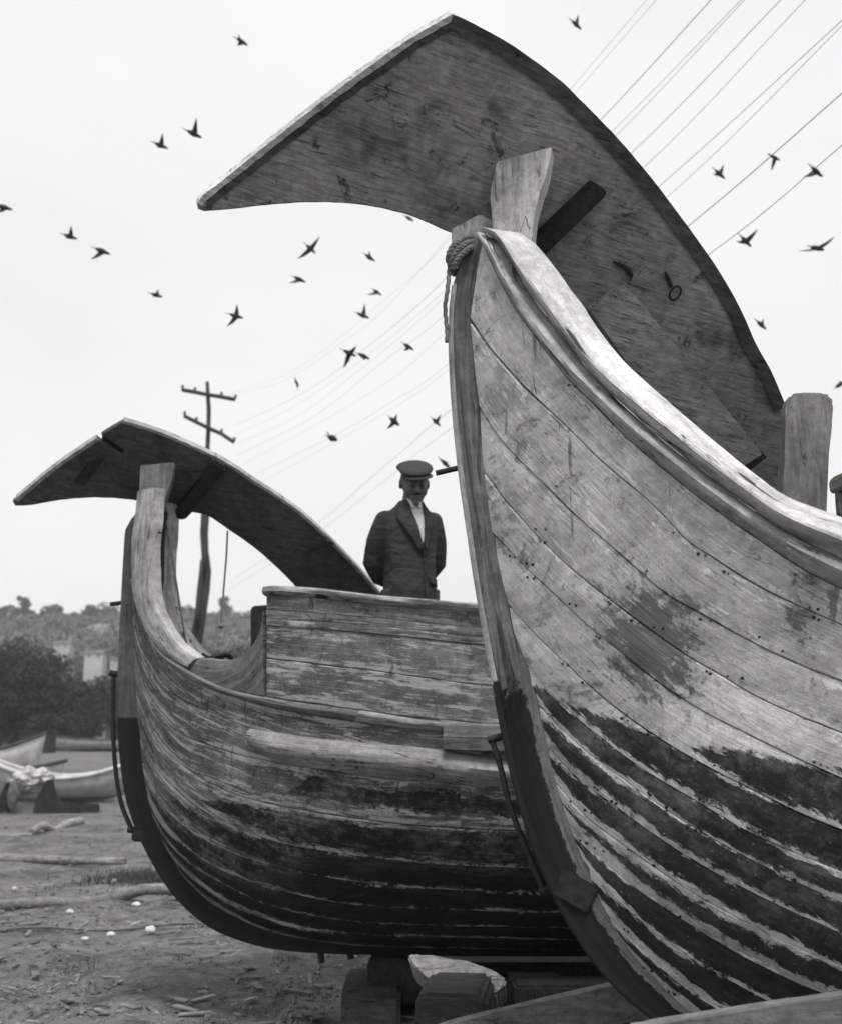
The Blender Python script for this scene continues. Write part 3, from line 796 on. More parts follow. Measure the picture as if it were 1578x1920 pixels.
# ================================================================== FAR BOAT
rabF = [(258, 960), (250, 1000), (247, 1100), (250, 1200), (254, 1300), (262, 1400), (272, 1480), (290, 1540), (312, 1592), (345, 1645), (395, 1692), (465, 1732), (545, 1757), (650, 1772), (800, 1779), (1000, 1782), (1150, 1782)]
stemF = [(244, 976), (235, 990), (229, 1080), (223, 1200), (220, 1330), (224, 1420), (236, 1500), (257, 1562), (290, 1628), (332, 1688), (390, 1738), (455, 1766), (525, 1782), (620, 1789), (800, 1793), (1000, 1794), (1150, 1794)]
_p = at(240, 1200, 5.95)
HF = Hull(_p.x, 5.95, R(2), rabF, .05, .80, .20, 1.05, .62, 5.6)
far = empty('wooden_boat', (HF.ox, HF.oy, 0), HF.th)
tag(far, 'smaller worn wooden boat behind the large one, broadside with a raised bulwark and dark bottom', 'boat')
seamsF = [
 [(252, 1080), (260, 1131), (282, 1185), (309, 1234), (353, 1273), (418, 1300), (483, 1318), (527, 1330), (609, 1344), (690, 1356), (799, 1370), (936, 1376), (1000, 1376)],
 [(250, 1150), (262, 1210), (290, 1262), (330, 1303), (407, 1340), (472, 1366), (581, 1386), (690, 1395), (799, 1404), (936, 1422), (1000, 1424)],
 [(252, 1235), (268, 1290), (293, 1332), (342, 1376), (418, 1406), (500, 1426), (609, 1444), (718, 1460), (820, 1468), (936, 1476), (1000, 1478)],
 [(255, 1300), (272, 1350), (298, 1393), (353, 1444), (429, 1485), (505, 1508), (620, 1528), (745, 1545), (900, 1556), (1000, 1560)],
 [(261, 1370), (280, 1420), (309, 1462), (363, 1510), (430, 1547), (527, 1583), (636, 1602), (799, 1621), (1000, 1632)],
 [(267, 1430), (288, 1480), (318, 1522), (370, 1566), (430, 1600), (500, 1622), (590, 1643), (745, 1665), (1000, 1676)],
 [(276, 1490), (298, 1535), (330, 1573), (380, 1612), (445, 1645), (554, 1678), (690, 1700), (1000, 1712)],
 [(287, 1533), (312, 1573), (350, 1614), (420, 1658), (527, 1704), (690, 1731), (1000, 1740)],
 [(303, 1573), (328, 1610), (370, 1650), (445, 1698), (554, 1736), (690, 1753), (1000, 1762)],
 [(345, 1645), (395, 1692), (465, 1731), (545, 1756), (690, 1774), (1000, 1781)],
]
NF = 56
szF = [HF.sz(p_, NF) for p_ in seamsF]
exF = [extend(s_, HF, lam=.3, zmin=.215+.008*(len(szF)-i)) for i, s_ in enumerate(szF)]
wl2 = [HF.hit(x, y) for x, y in [(262, 1345), (300, 1440), (360, 1500), (440, 1505), (520, 1500), (600, 1445), (700, 1450), (936, 1478)]]
wtf = [(p_.x, p_.z) for p_ in wl2]
def wlF(s_, z_): return interp(wtf, min(s_, HF.L-s_))-z_
def peelF(s_, z_):
    x = min(s_, HF.L-s_)-interp(HF.rt, z_)
    v = .55*math.exp(-max(0, x)/.12)
    v += .5*max(0, min(1, (z_-.85)/.3))
    return v
for side in (-1, 1):
    for i in range(len(exF)-1):
        n = len(exF[i])-1
        cuts = [0]+sorted(random.sample(range(18, n-12), 3))+[n]
        pr = random.uniform(-.002, .003)
        for a, b_ in zip(cuts[:-1], cuts[1:]):
            panel('plank', HF, exF[i], exF[i+1], PLANKPROF, M['hull_far'], far, side, .028, a, b_, wlf=wlF, proud=pr, peelf=peelF, wob=.003)
# curved rail that rises along the post, then the sheer wale
cl = [(262, 925), (258, 960), (252, 1008), (250, 1056), (254, 1104), (264, 1150), (279, 1187), (298, 1214), (325, 1237), (357, 1254)]
cr = [(301, 915), (298, 950), (293, 1008), (291, 1056), (294, 1104), (301, 1140), (316, 1171), (337, 1202), (357, 1219), (376, 1233)]
RAILP = [(0, -.01), (.04, .02), (.2, .034), (.5, .04), (.8, .034), (.96, .018), (1, -.01)]
A1, A2 = HF.sz(cr, 40), HF.sz(cl, 40)
for side in (-1, 1): panel('curved_rail', HF, A1, A2, RAILP, M['cap_far'], far, side, .035, wob=.004)
B1 = HF.sz([(378, 1234), (405, 1237), (432, 1237), (455, 1229), (474, 1213), (487, 1192), (494, 1168), (497, 1145)], 26)
B2 = HF.sz([(360, 1258), (385, 1272), (415, 1287), (440, 1295), (460, 1300), (478, 1304), (490, 1306), (498, 1307)], 26)
M['knee'] = timber_mat('dark_knee_timber', .17, .6, 1.35, (4, 34, 1), .7, .7, coord='gc')
for side in (-1, 1): panel('rail_knee', HF, B1, B2, [(0, .0), (.03, .02), (.5, .024), (.97, .02), (1, 0)], M['knee'], far, side, .07, wob=.005)
W1 = [(262, 1095), (270, 1140), (287, 1180), (312, 1224), (358, 1255), (418, 1286), (494, 1306), (581, 1320), (690, 1334), (799, 1350), (936, 1358), (1000, 1360)]
w1 = extend(HF.sz(W1, NF), HF, lam=.3)
WALE = [(0, 0), (.03, .030), (.2, .036), (.45, .036), (.75, .022), (.97, .010), (1, 0)]
for side in (-1, 1):
    n = len(w1)-1
    for a, b_ in ((0, 34), (34, NF+8), (NF+8, n)):
        panel('sheer_wale', HF, w1, exF[0], WALE, M['cap_far'] if a else M['knee'], far, side, .03, a, b_, wob=.005)
# rounded lower wale
w2a = extend(HF.sz([(470, 1366), (520, 1374), (581, 1382), (690, 1393), (799, 1402), (936, 1420), (1000, 1422)], NF), HF, lam=.3)
w2b = extend(HF.sz([(480, 1410), (530, 1432), (609, 1444), (718, 1460), (820, 1468), (936, 1476), (1000, 1478)], NF), HF, lam=.3)
W2P = [(0, .004), (.08, .030), (.25, .056), (.42, .066), (.58, .060), (.78, .034), (.95, .006), (1, -.004)]
for side in (-1, 1):
    panel('rubbing_wale', HF, w2a, w2b, W2P, M['wale_far'], far, side, .02, 0, len(w2a)-1, wob=.007)
# raised bulwark boards
rowsF = [[(500, 1112), (700, 1124), (890, 1147), (1000, 1158)], [(500, 1143), (700, 1158), (890, 1177), (1000, 1184)], [(500, 1158), (700, 1172), (890, 1192), (1000, 1198)],
         [(500, 1172), (700, 1187), (890, 1207), (1000, 1214)], [(500, 1234), (700, 1258), (890, 1283), (1000, 1292)], [(500, 1307), (600, 1322), (700, 1335), (890, 1356), (1000, 1361)]]
rz = []
for q in rowsF:
    e = HF.sz(q, 40); rz.append(extend(e, HF, lam=.3, zmin=1.2))
clip = lambda e: [p_ for p_ in e if p_[0] <= HF.L-e[0][0]]
for side in (-1, 1):
    for i in range(5):
        panel('bulwark_plank', HF, rz[i], rz[i+1], PLANKPROF, M['bulwark'], far, side, .03, proud=(-.004, .006, .003, -.004, -.002)[i], wob=.002)
ct = extend(HF.sz([(498, 1100), (520, 1098), (600, 1103), (700, 1115), (800, 1123), (890, 1131), (1000, 1141)], 40), HF, lam=.3)
cb = extend(HF.sz([(498, 1118), (520, 1117), (600, 1122), (700, 1132), (800, 1141), (890, 1149), (1000, 1159)], 40), HF, lam=.3)
M['capF'] = timber_mat('log_rail_timber', .30, .4, 1.45, (4, 36, 1), .9, .9, coord='gc')
for side in (-1, 1): panel('bulwark_rail', HF, ct, cb, [(0, .0), (.06, .025), (.25, .038), (.6, .040), (.85, .03), (1, .004)], M['capF'], far, side, .08, wob=.008)
# chunk of timber on the wale, beside the near post
a_ = HF.hit(832, 1380)
bt = HF.sz([(832, 1356), (880, 1356), (960, 1358)], 14); bb = HF.sz([(832, 1404), (880, 1407), (960, 1410)], 14)
panel('wale_chock', HF, bt, bb, [(0, .03), (.05, .075), (.48, .082), (.5, .074), (.52, .082), (.95, .075), (1, .03)], M['knee'], far, -1, .0, wob=.006)
# post and keel
o2 = [HF.hit_plane(x, y, -.05) for x, y in stemF]; i2 = [HF.hit_plane(x, y, -.05) for x, y in rabF]
outerF = catmull([(p_.x, p_.z) for p_ in o2], 70); innerF = catmull([(p_.x, p_.z) for p_ in i2], 70)
zf = HF.hit_plane(230, 1345, -.05).z
M['stemF'] = timber_mat('far_post_paint', .085, .7, 1.25, (3, 30, 14), .4, .4, coord='gc', darkbelow=(zf, .014, 1.6, .03))
inF = [Vector(q)+(Vector(q)-Vector(p_)).normalized()*.03 for p_, q in zip(outerF, innerF)]
strip_timber('sternpost', HF, outerF, inF, .052, M['stemF'], far)
strip_timber('stem_post', HF, outerF, inF, .052, M['stemF'], far, flip=True)
invF = HF.loc
hnF = Vector((-.12, 1, 0)).normalized()
P_ = at(295, 910, 5.86)
M['headF'] = timber_mat('far_head_timber', .17, .7, 1.25, (40, 40, 6), .5, .5)
prism('post_head', [on_plane(x, y, P_, hnF) for x, y in [(263, 872), (328, 866), (322, 900), (311, 932), (303, 950), (299, 1000), (262, 1000), (261, 935)]], hnF, .1, M['headF'], far, .006, invF, rough_amt=.002)
P_ = at(305, 1000, 6.02)
prism('inner_post', [on_plane(x, y, P_, hnF) for x, y in [(250, 978), (254, 966), (262, 958), (312, 955), (313, 962), (308, 975), (306, 1010), (305, 1080), (300, 1130), (262, 1130), (256, 1040)]], hnF, .09, M['cleat'], far, .006, invF)
pg = HF.loc(at(216, 1132, 5.93))
tube('peg', [pg+Vector((-.026, 0, -.003)), pg+Vector((.04, 0, .006))], .0125, M['iron'], far, 8)
rpF = [HF.hit_plane(x, y, -.0) for x, y in [(213, 1262), (212, 1340), (215, 1420), (226, 1500), (247, 1555)]]
tube('rudder_rod', catmull([(p_.x, p_.y, p_.z) for p_ in rpF], 30), .0125, M['iron'], far, 8)
for q in (rpF[0], rpF[-1]):
    tube('rod_eye', [q+Vector((-.02, 0, 0)), q+Vector((.07, 0, -.01))], .018, M['iron'], far, 8)
bm = box_bm((rpF[-1].x+.05, 0, rpF[-1].z-.03), (.07, .13, .06), None, .01); bm_obj('gudgeon', bm, M['iron'], far)
deckz = 1.44
deck(HF, deckz, far, .75, 4.9, M['oldwood'])
# dark post end ahead of the bulwark, far side
P_ = at(485, 1180, 6.4)
prism('bitt_post', [on_plane(x, y, P_, Vector((0, 1, 0))) for x, y in [(470, 1140), (474, 1136), (502, 1134), (505, 1250), (470, 1250)]], Vector((0, 1, 0)), .1, M['cleat'], far, .008, invF)
# small props that hang from under the keel
for x in (600, 655):
    q = HF.hit_plane(x, 1792, -.0)
    tube('keel_peg', [q+Vector((0, 0, .03)), q+Vector((.01, 0, -.035 if x == 600 else -.015))], .018, M['cleat'], far, 8)

# far rudder
PF, nF = rudder_plane(-1.2e-4, -3.2e-4, 300, 930, 6.24)
rudf = empty('rudder'); tag(rudf, 'smaller dark curved rudder blade with a slit near its peak', 'rudder')
axf = (on_plane(600, 1040, PF, nF)-on_plane(60, 930, PF, nF)).normalized(); ayf = nF.cross(axf).normalized()
RF = Matrix((axf, ayf, nF)).transposed().to_4x4(); RF.translation = on_plane(300, 930, PF, nF); rudf.matrix_world = RF; rf_inv = RF.inverted()
M['rudF'] = timber_mat('dark_rudder_board', .075, .7, 1.35, (8, 60, 60), .4, .4, spots=.4)
outf = [[(24, 941), (24, 949), (60, 948)],
        [(60, 948), (110, 939), (170, 934), (230, 936), (275, 943), (312, 953), (352, 960), (390, 968), (432, 996), (480, 1030), (530, 1075), (570, 1118), (600, 1150)],
        [(600, 1150), (735, 1150), (712, 1113)],
        [(712, 1113), (680, 1076), (640, 1034), (590, 985), (540, 944), (480, 905), (420, 866), (350, 832), (290, 808), (255, 797), (232, 790)],
        [(232, 790), (214, 800)], [(214, 800), (190, 815)], [(190, 815), (231, 843), (234, 848)], [(234, 848), (229, 852)], [(229, 852), (182, 822)], [(182, 822), (150, 843), (100, 878), (56, 914), (24, 941)]]
bm = board('blade', outf, PF, nF, .040, M['rudF'], rudf)
put(bm, 'blade', M['rudF'], rudf, rf_inv, smooth=True, sharp=25)
M['rudFe'] = timber_mat('far_rudder_lit_edge', .34, .6, 1.3, (5, 50, 50), .7, .7)  # pale edge tone, sky light put into the colour
edge_strip('edge_facing', outf[9][:-1]+[(30, 936)], PF, nF, .018, -.004, .046, M['rudFe'], rudf, rf_inv, .004)
edge_strip('back_batten', outf[3], PF, nF, .012, -.002, .046, M['rudFe'], rudf, rf_inv, .006)
on_board('cleat', [(402, 862), (424, 880), (356, 968), (344, 978), (328, 972), (326, 962), (340, 952)], PF, nF, .05, M['cleat'], rudf, rf_inv, .012)
on_board('cleat', [(166, 868), (196, 858), (158, 912), (138, 906)], PF, nF, .012, M['cleat'], rudf, rf_inv, .004)

# ropes hanging at the far boat
r1 = empty('hanging_rope', at(313, 975, 6.0)); tag(r1, 'thin slack line from the head of the farther boat down to its rail', 'rope')
tube('strand', [q-r1.location for q in (at(312, 978, 6.0), at(330, 1085, 6.02), at(340, 1150, 6.05), at(352, 1222, 6.1))], .006, M['rope'], r1, 6)
r2 = empty('hanging_rope', at(427, 1000, 6.2)); tag(r2, 'short knotted line hanging from the lower edge of the far rudder', 'rope')
tube('strand', [q-r2.location for q in catmull([at(427, 995, 6.08), at(425, 1040, 6.1), at(421, 1090, 6.12), at(417, 1140, 6.12), at(415, 1172, 6.12)], 14)], .006, M['rope'], r2, 6)
bm = bmesh.new(); bmesh.ops.create_icosphere(bm, subdivisions=2, radius=.017); bm.transform(Matrix.Translation(at(415, 1174, 6.12)-r2.location)); bm_obj('knot', bm, M['rope'], r2)
r3 = empty('rope_coil', at(390, 1232, 5.95)); tag(r3, 'dark heap of coiled rope in the low end of the farther boat', 'rope')
for k in range(5):
    c_ = Vector((random.uniform(-.05, .05), random.uniform(-.05, .05), -.05+k*.014)); rr = random.uniform(.07, .1)
    rope('coil_turn', [c_+Vector((math.cos(a)*rr, math.sin(a)*rr*.8, .01*math.sin(a*3+k))) for a in [2*math.pi*i/12 for i in range(13)]], .011, M['cleat'], r3, 20)

# ================================================================== TIMBERS AND BITS UNDER THE BOATS
NY = Vector((0, 1, 0))
def slab(name, px, Y, thick, mat, label, cat, nrm=NY, bev=.012, ra=.006, group=None):
    P = at(px[0][0], px[0][1], Y); n = Vector(nrm).normalized()
    W = [on_plane(x, y, P, n) for x, y in px]
    c_ = sum(W, Vector())/len(W)
    o = prism(name, [p_-c_ for p_ in W], n, thick, mat, None, bev, rough_amt=ra); o.location = c_
    tag(o, label, cat, group); return o
M['slab'] = timber_mat('pale_split_timber', .30, .6, 1.3, (5, 30, 30), .6, .8, spots=.3)
M['skid'] = timber_mat('skid_board_timber', .17, .6, 1.35, (5, 30, 30), .6, .8, spots=.4)
M['block'] = timber_mat('block_timber', .04, .6, 1.4, (5, 30, 30), .6, .8, spots=.4)  # very dark tone stands in for the shade below the hulls
slab('timber_wedge', [(762, 1792), (775, 1786), (810, 1796), (870, 1799), (925, 1818), (948, 1834), (944, 1850), (932, 1852), (924, 1869), (912, 1860), (880, 1866), (845, 1860), (800, 1832), (770, 1806)], 5.35, .3, M['slab'], 'pale split timber wedge under the keel of the farther boat', 'timber', (.1, 1, -.55), .01)
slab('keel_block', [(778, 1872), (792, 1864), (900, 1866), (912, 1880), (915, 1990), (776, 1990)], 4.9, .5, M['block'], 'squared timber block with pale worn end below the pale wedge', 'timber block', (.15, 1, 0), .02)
slab('keel_block', [(690, 1806), (700, 1798), (765, 1800), (800, 1850), (800, 1885), (690, 1885)], 5.85, .35, M['cleat'], 'dark timber block in the shade left of the pale wedge', 'timber block', NY, .02)  # block takes the dark cleat tone in place of keel shade
slab('skid_board', [(800, 1934), (846, 1920), (960, 1892), (1060, 1868), (1160, 1846), (1300, 1815), (1300, 2090), (800, 2090)], 4.15, .06, M['skid'], 'long skid board on edge passing behind the foot of the large post', 'skid board', (.06, 1, 0), .006, .004)
slab('skid_board', [(1185, 1929), (1230, 1921), (1490, 1881), (1600, 1864), (1600, 1960), (1185, 1990)], 2.62, .05, M['skid'], 'board edge across the bottom right corner in front of the large hull', 'skid board', (-.02, 1, 0), .005, .003)
for x in (1250, 1560):   # trestle legs carrying that board
    p_ = at(x, 1945, 2.7); o = bm_obj('trestle_leg', box_bm((0, 0, p_.z/2-.01), (.07, .07, p_.z+.02), None, .008), M['block']); o.location = (p_.x, p_.y+.06, 0)
    tag(o, 'squared post standing under the board by the large hull, '+('left' if x == 1250 else 'right')+' one', 'post')
for Yc, y0_, y1_, lb in ((6.25, 1797, 1850, 'long dark beam added for the shade under the far keel'), (5.55, 1838, 1885, 'second dark beam added for shade, nearer and lower than the long one')):  # beams added to stand in for the dark shade under the keel
    a_ = at(690 if Yc > 6 else 960, y0_, Yc); b_ = at(1190, y1_, Yc); o = bm_obj('shade_beam', box_bm((0, 0, 0), (b_.x-a_.x, .22, max(.1, a_.z-.0)), None, .015), M['cleat']); o.location = ((a_.x+b_.x)/2, Yc, max(.1, a_.z)/2); tag(o, lb, 'timber')
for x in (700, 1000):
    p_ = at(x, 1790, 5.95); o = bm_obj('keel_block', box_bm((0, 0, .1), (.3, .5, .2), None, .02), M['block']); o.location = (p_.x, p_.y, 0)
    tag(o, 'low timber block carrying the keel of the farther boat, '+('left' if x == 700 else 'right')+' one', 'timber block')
# the near boat's cradle, mostly below the frame
for s_ in (1.9, 3.6):
    p_ = HN.world((s_, 0, 0)); o = bm_obj('keel_block', box_bm((0, 0, .135), (.35, .7, .27), None, .02), M['block']); o.location = p_; tag(o, 'heavy timber block carrying the keel of the large boat, '+('front' if s_ < 2 else 'back')+' one', 'timber block')

def glog(x0, y0, x1, y1, r0, r1, label, bend=.04, seed=0, mat='log', name='log', cat='log'):
    a, b_ = on_ground(x0, y0, r0*.6), on_ground(x1, y1, r1*.6); c_ = (a+b_)/2
    o = log_mesh(name, a-c_, b_-c_, r0, r1, M[mat], None, bend, seed); o.location = c_; tag(o, label, cat); return o
glog(-60, 1608, 236, 1616, .055, .045, 'grey log lying on the sand, the farther of the two long ones', .04, 1)
glog(-60, 1704, 345, 1671, .045, .05, 'crooked grey log on the sand, the nearer of the two long ones', .07, 2)
glog(-20, 1746, 430, 1732, .011, .009, 'thin dark stick or cable across the sand nearest the camera', .03, 3, 'oldwood', 'stick', 'stick')
glog(60, 1560, 152, 1540, .05, .07, 'short pale crooked piece of driftwood near the winch', .1, 4, 'slab', 'driftwood', 'driftwood')
glog(-10, 1568, 60, 1566, .03, .03, 'pale scrap of wood at left edge of the sand', .02, 5, 'slab', 'driftwood', 'driftwood')
M['white'] = plain_mat('pale_stone', .55, .2, 20)
for (x, y, r_, lb) in [(283, 1742, .035, 'white squarish stone on the sand below the far keel'), (160, 1760, .022, 'small white stone left of the squarish one'), (208, 1752, .026, 'flat white stone between two smaller stones'),
                    (215, 1652, .03, 'white stone between the two long logs'), (28, 1665, .02, 'small white stone close above the nearer log at left'), (255, 1696, .03, 'pale stone just under the nearer log'), (132, 1710, .026, 'pale stone under the middle of the nearer log')]:
    bm = bmesh.new(); bmesh.ops.create_icosphere(bm, subdivisions=2, radius=r_)
    for v in bm.verts: v.co = Vector((v.co.x*1.3, v.co.y, v.co.z*.75))+noise.noise_vector(v.co*25+Vector((x, 0, 0)))*r_*.35
    o = bm_obj('stone', bm, M['white']); o.location = on_ground(x, y, r_*.5); tag(o, lb, 'stone', 'pale stones on the sand')

# tuft of weeds behind the far keel
def leaves(V, Fc, c_, rad, n, leaf, flat=1.0):
    for _ in range(n):
        d = Vector((random.gauss(0, 1), random.gauss(0, 1), random.gauss(0, 1))).normalized()*(random.random()**.4)
        p_ = c_+Vector((d.x*rad[0], d.y*rad[1], d.z*rad[2]))
        a = Vector((random.gauss(0, 1), random.gauss(0, 1), random.gauss(0, 1))).normalized(); b_ = a.orthogonal().normalized()
        l_ = leaf*random.uniform(.6, 1.4); k = len(V)
        V += [p_-a*l_, p_+b_*l_*.5, p_+a*l_, p_-b_*l_*.5]; Fc.append((k, k+1, k+2, k+3))
M['leafdark'] = plain_mat('dark_foliage', .020, .5, .6, .8, 0)
M['leafmid'] = plain_mat('mid_foliage', .045, .5, .2, .8, 0)
M['bark'] = plain_mat('tree_bark', .06, .4, 4, .9, .5)
M['weed'] = plain_mat('dry_weeds', .07, .5, 3, .9, 0)
V, Fc = [], []; c0 = on_ground(285, 1652, 0)
for _ in range(1100):
    p_ = c0+Vector((random.gauss(0, .28), random.gauss(0, .2), 0)); h_ = random.uniform(.05, .17); a = random.random()*6.3; e = Vector((math.cos(a), math.sin(a), 0))
    k = len(V); V += [p_-e*.006, p_+e*.006, p_+Vector((random.gauss(0, .04), random.gauss(0, .04), h_))]; Fc.append((k, k+1, k+2))
for _ in range(46):
    c1_ = on_ground(random.uniform(-40, 900), random.uniform(1450, 1960), 0)
    for _k in range(26):
        p_ = c1_+Vector((random.gauss(0, .07), random.gauss(0, .07), 0)); h_ = random.uniform(.01, .05); a = random.random()*6.3; e = Vector((math.cos(a), math.sin(a), 0))
        k = len(V); V += [p_-e*.004, p_+e*.004, p_+Vector((random.gauss(0, .03), random.gauss(0, .03), h_+.01))]; Fc.append((k, k+1, k+2))
tag(mesh_obj('weeds', V, Fc, M['weed'], None, False), 'low tuft of dry weeds behind the foot of the farther post', 'weeds', kind='stuff')

V, Fc = [], []
for _ in range(420):
    p_ = on_ground(random.uniform(-40, 1150), 1420+(random.random()**.8)*520, .012)
    if p_.y > 30: continue
    a = random.random()*6.3; L_ = random.uniform(.015, .10)*(1+.03*p_.y); W_ = L_*random.uniform(.08, .3); e = Vector((math.cos(a), math.sin(a), random.uniform(-.1, .15))); f_ = Vector((-math.sin(a), math.cos(a), 0)); k = len(V)
    for z_ in (0, .008):
        V += [p_-e*L_-f_*W_+Vector((0, 0, z_)), p_+e*L_-f_*W_*.6+Vector((0, 0, z_)), p_+e*L_*.9+f_*W_+Vector((0, 0, z_)), p_-e*L_*.9+f_*W_*.7+Vector((0, 0, z_))]
    Fc += [(k+3, k+2, k+1, k), (k+4, k+5, k+6, k+7), (k, k+1, k+5, k+4), (k+1, k+2, k+6, k+5), (k+2, k+3, k+7, k+6), (k+3, k, k+4, k+7)]
tag(mesh_obj('wood_chips', V, Fc, plain_mat('chip_wood', .16, .9, 1.3), None, False), 'wood chips and splinters littering the shore', 'wood chips', kind='stuff')

# ================================================================== WINCH AND SMALL BOATS ON THE SHORE
wn = empty('winch', on_ground(50, 1522, 0)); tag(wn, 'dark timber winch with two horned uprights heaped with pale cloth', 'winch')
W0 = wn.location; k_ = W0.y/F_PX*1.02
def wp(x, y, dy=0): return Vector(((x-50)*k_, dy, (1524-y)*k_))
def wpr(name, px, dy, th, mat, bev=.02):
    return prism(name, [wp(x, y, dy) for x, y in px], NY, th, mat, wn, bev)
wpr('upright', [(2, 1528), (10, 1500), (20, 1472), (27, 1474), (27, 1528)], -.3, .12, M['cleat'])
wpr('upright', [(70, 1528), (76, 1500), (90, 1468), (101, 1467), (104, 1490), (116, 1506), (185, 1509), (186, 1524), (150, 1530)], -.3, .12, M['cleat'])
wpr('base_beam', [(8, 1512), (80, 1512), (80, 1528), (8, 1528)], -.15, .7, M['oldwood'])
V, Fc = tube_data([wp(26, 1498, .05), wp(80, 1498, .05)], .085, 14); mesh_obj('drum', V, Fc, M['log'], wn, True, None, 40)
bm = bmesh.new(); bmesh.ops.create_icosphere(bm, subdivisions=4, radius=1)
for v in bm.verts:
    d = v.co.copy(); q = 1+.35*noise.noise(d*2.2)+.18*noise.noise(d*6)
    v.co = Vector((d.x*.36*q, d.y*.28*q, d.z*.20*q))+wp(52, 1468, .1)
tag(bm_obj('cloth_heap', bm, plain_mat('pale_sacking', .4, .35, 9, .9, .6)), 'crumpled pale cloth heaped on top of the timber winch', 'cloth'); bpy.data.objects['cloth_heap'].location = W0
bm = bmesh.new(); bmesh.ops.create_icosphere(bm, subdivisions=3, radius=1)
for v in bm.verts:
    d = v.co.copy(); q = 1+.3*noise.noise(d*3+Vector((5, 5, 5)))
    v.co = Vector((d.x*.1*q, d.y*.07*q, d.z*.24*q))+wp(38, 1495, -.38)
o = bm_obj('sack', bm, plain_mat('brown_sacking', .12, .4, 12, .9, .6)); o.location = W0; tag(o, 'grey sack hanging against the front of the timber winch', 'sack')

def small_boat(px, py, L, B, D, rz, mh, mt, label, sheer=.25, mirror=1):
    root = empty('rowing_boat', on_ground(px, py, 0), rz); tag(root, label, 'boat')
    def sect(t):
        s_ = 2*t-1; w_ = B/2*(1-abs(s_)**2.4)**.8+.02; return w_, D+sheer*abs(s_)**2, .03+.25*abs(s_)**5
    V, Fc = [], []; n, m = 28, 13
    for i in range(n):
        t = i/(n-1); w_, top, bot = sect(t); x = (t-.5)*L
        for k in range(m):
            a = -math.pi/2+math.pi*k/(m-1); y = w_*math.sin(a); z = top-(top-bot)*abs(math.cos(a))**.75
            V.append(Vector((x+.12*L*(2*t-1)*((z-bot)/D)*.2, y, z)))
    for i in range(n-1):
        for k in range(m-1): Fc.append((i*m+k, i*m+k+1, (i+1)*m+k+1, (i+1)*m+k))
    o = mesh_obj('hull', V, Fc, mh, root); sm = o.modifiers.new('thickness', 'SOLIDIFY'); sm.thickness = .03; sm.offset = -1
    for k in (0, m-1):
        V2, F2 = tube_data([V[i*m+k]+Vector((0, 0, .0)) for i in range(n)], .045, 6); mesh_obj('gunwale', V2, F2, mt, root)
    for t in (.3, .5, .7):
        w_, top, bot = sect(t); bm = box_bm(((t-.5)*L, 0, top-.14), (.2, w_*1.9, .03), None, .005); bm_obj('thwart', bm, mt, root)
    V2, F2 = tube_data([((t-.5)*L*.94, 0, .02) for t in (0, .5, 1)], .035, 6); mesh_obj('keel', V2, F2, mt, root)
    return root
M['sbp'] = plain_mat('small_boat_grey_paint', .32, .25, 3)
M['sbd'] = plain_mat('small_boat_dark_trim', .06, .25, 3)
M['sbw'] = plain_mat('small_boat_pale_trim', .5, .2, 3)
small_boat(118, 1503, 3.0, 1.2, .50, R(8), M['sbp'], M['sbw'], 'small grey rowing boat with pale gunwale drawn up behind the winch', .42)
small_boat(215, 1409, 8.2, 2.0, .75, R(0), M['sbp'], M['sbd'], 'low distant rowing boat with dark gunwale near the trees')
small_boat(-75, 1462, 4.4, 1.7, .75, R(10), M['sbw'], M['sbd'], 'white rowing boat cut by the left edge of the photo', .6)
small_boat(-95, 1498, 4.6, 1.4, .5, R(4), M['sbw'], M['sbd'], 'lowest pale rowing boat at the left edge beside the winch', .3)

# ================================================================== HILL, TREES, HOUSES
def ridge(X): return 33+2.2*noise.noise(Vector((X*.012, 1, 0)))+1.2*noise.noise(Vector((X*.05, 7, 0)))
def hz(X, Y):
    t = max(0, min(1, (Y-115)/205)); t = t*t*(3-2*t)
    f = ridge(X)*(1 if Y < 330 else max(0, 1-(Y-330)/260))
    return -.5+f*t+1.5*t*noise.noise(Vector((X*.03, Y*.03, 3)))
s = NB('scrubby_hillside'); o = s.obj()
v = s.math('MULTIPLY', s.ramp(s.noise(o, .06, 6, .7, .5), .35, .65, .5, 1.5), .10)
v = s.math('ADD', v, s.math('MULTIPLY', s.ramp(s.noise(s.map(o, (1, .5, 1)), .035, 5, .6), .58, .66), .10))
s.done(v, None, rough=.95); M['hill'] = s.m
V, Fc = [], []; xs = [-520+i*10 for i in range(105)]; ys = [105+j*9 for j in range(56)]
for y in ys:
    for x in xs: V.append((x, y, hz(x, y)))
nx = len(xs); Fc = [(j*nx+i, j*nx+i+1, (j+1)*nx+i+1, (j+1)*nx+i) for j in range(len(ys)-1) for i in range(nx-1)]
tag(mesh_obj('hill', V, Fc, M['hill']), kind='structure')
V, Fc = [], []
for _ in range(2400):
    Y = random.uniform(120, 322); X = random.uniform(-.48, .02)*Y if random.random() < .85 else random.uniform(.02, .5)*Y
    r_ = random.uniform(.8, 2.4); leaves(V, Fc, Vector((X, Y, hz(X, Y)+r_*.5)), (r_*1.3, r_, r_*.8), 26, .5)
M['scrubleaf'] = plain_mat('scrub_leaves', .10, .5, .15, .8, 0)
tag(mesh_obj('scrub', V, Fc, M['scrubleaf'], None, False), 'bushes and scrub spread over the distant hillside', 'scrub', kind='stuff')
V, Fc = [], []
for X in range(-440, 440, 4):
    if -150 < X < -15: continue
    Y = 322+random.uniform(-6, 6); r_ = random.uniform(2, 3.6); leaves(V, Fc, Vector((X, Y, hz(X, Y)+r_*.9)), (r_*1.2, r_, r_*1.1), 60, .6)
tag(mesh_obj('ridge_wood', V, Fc, M['leafmid'], None, False), 'far wood running along the top of the hill', 'wood', kind='stuff')
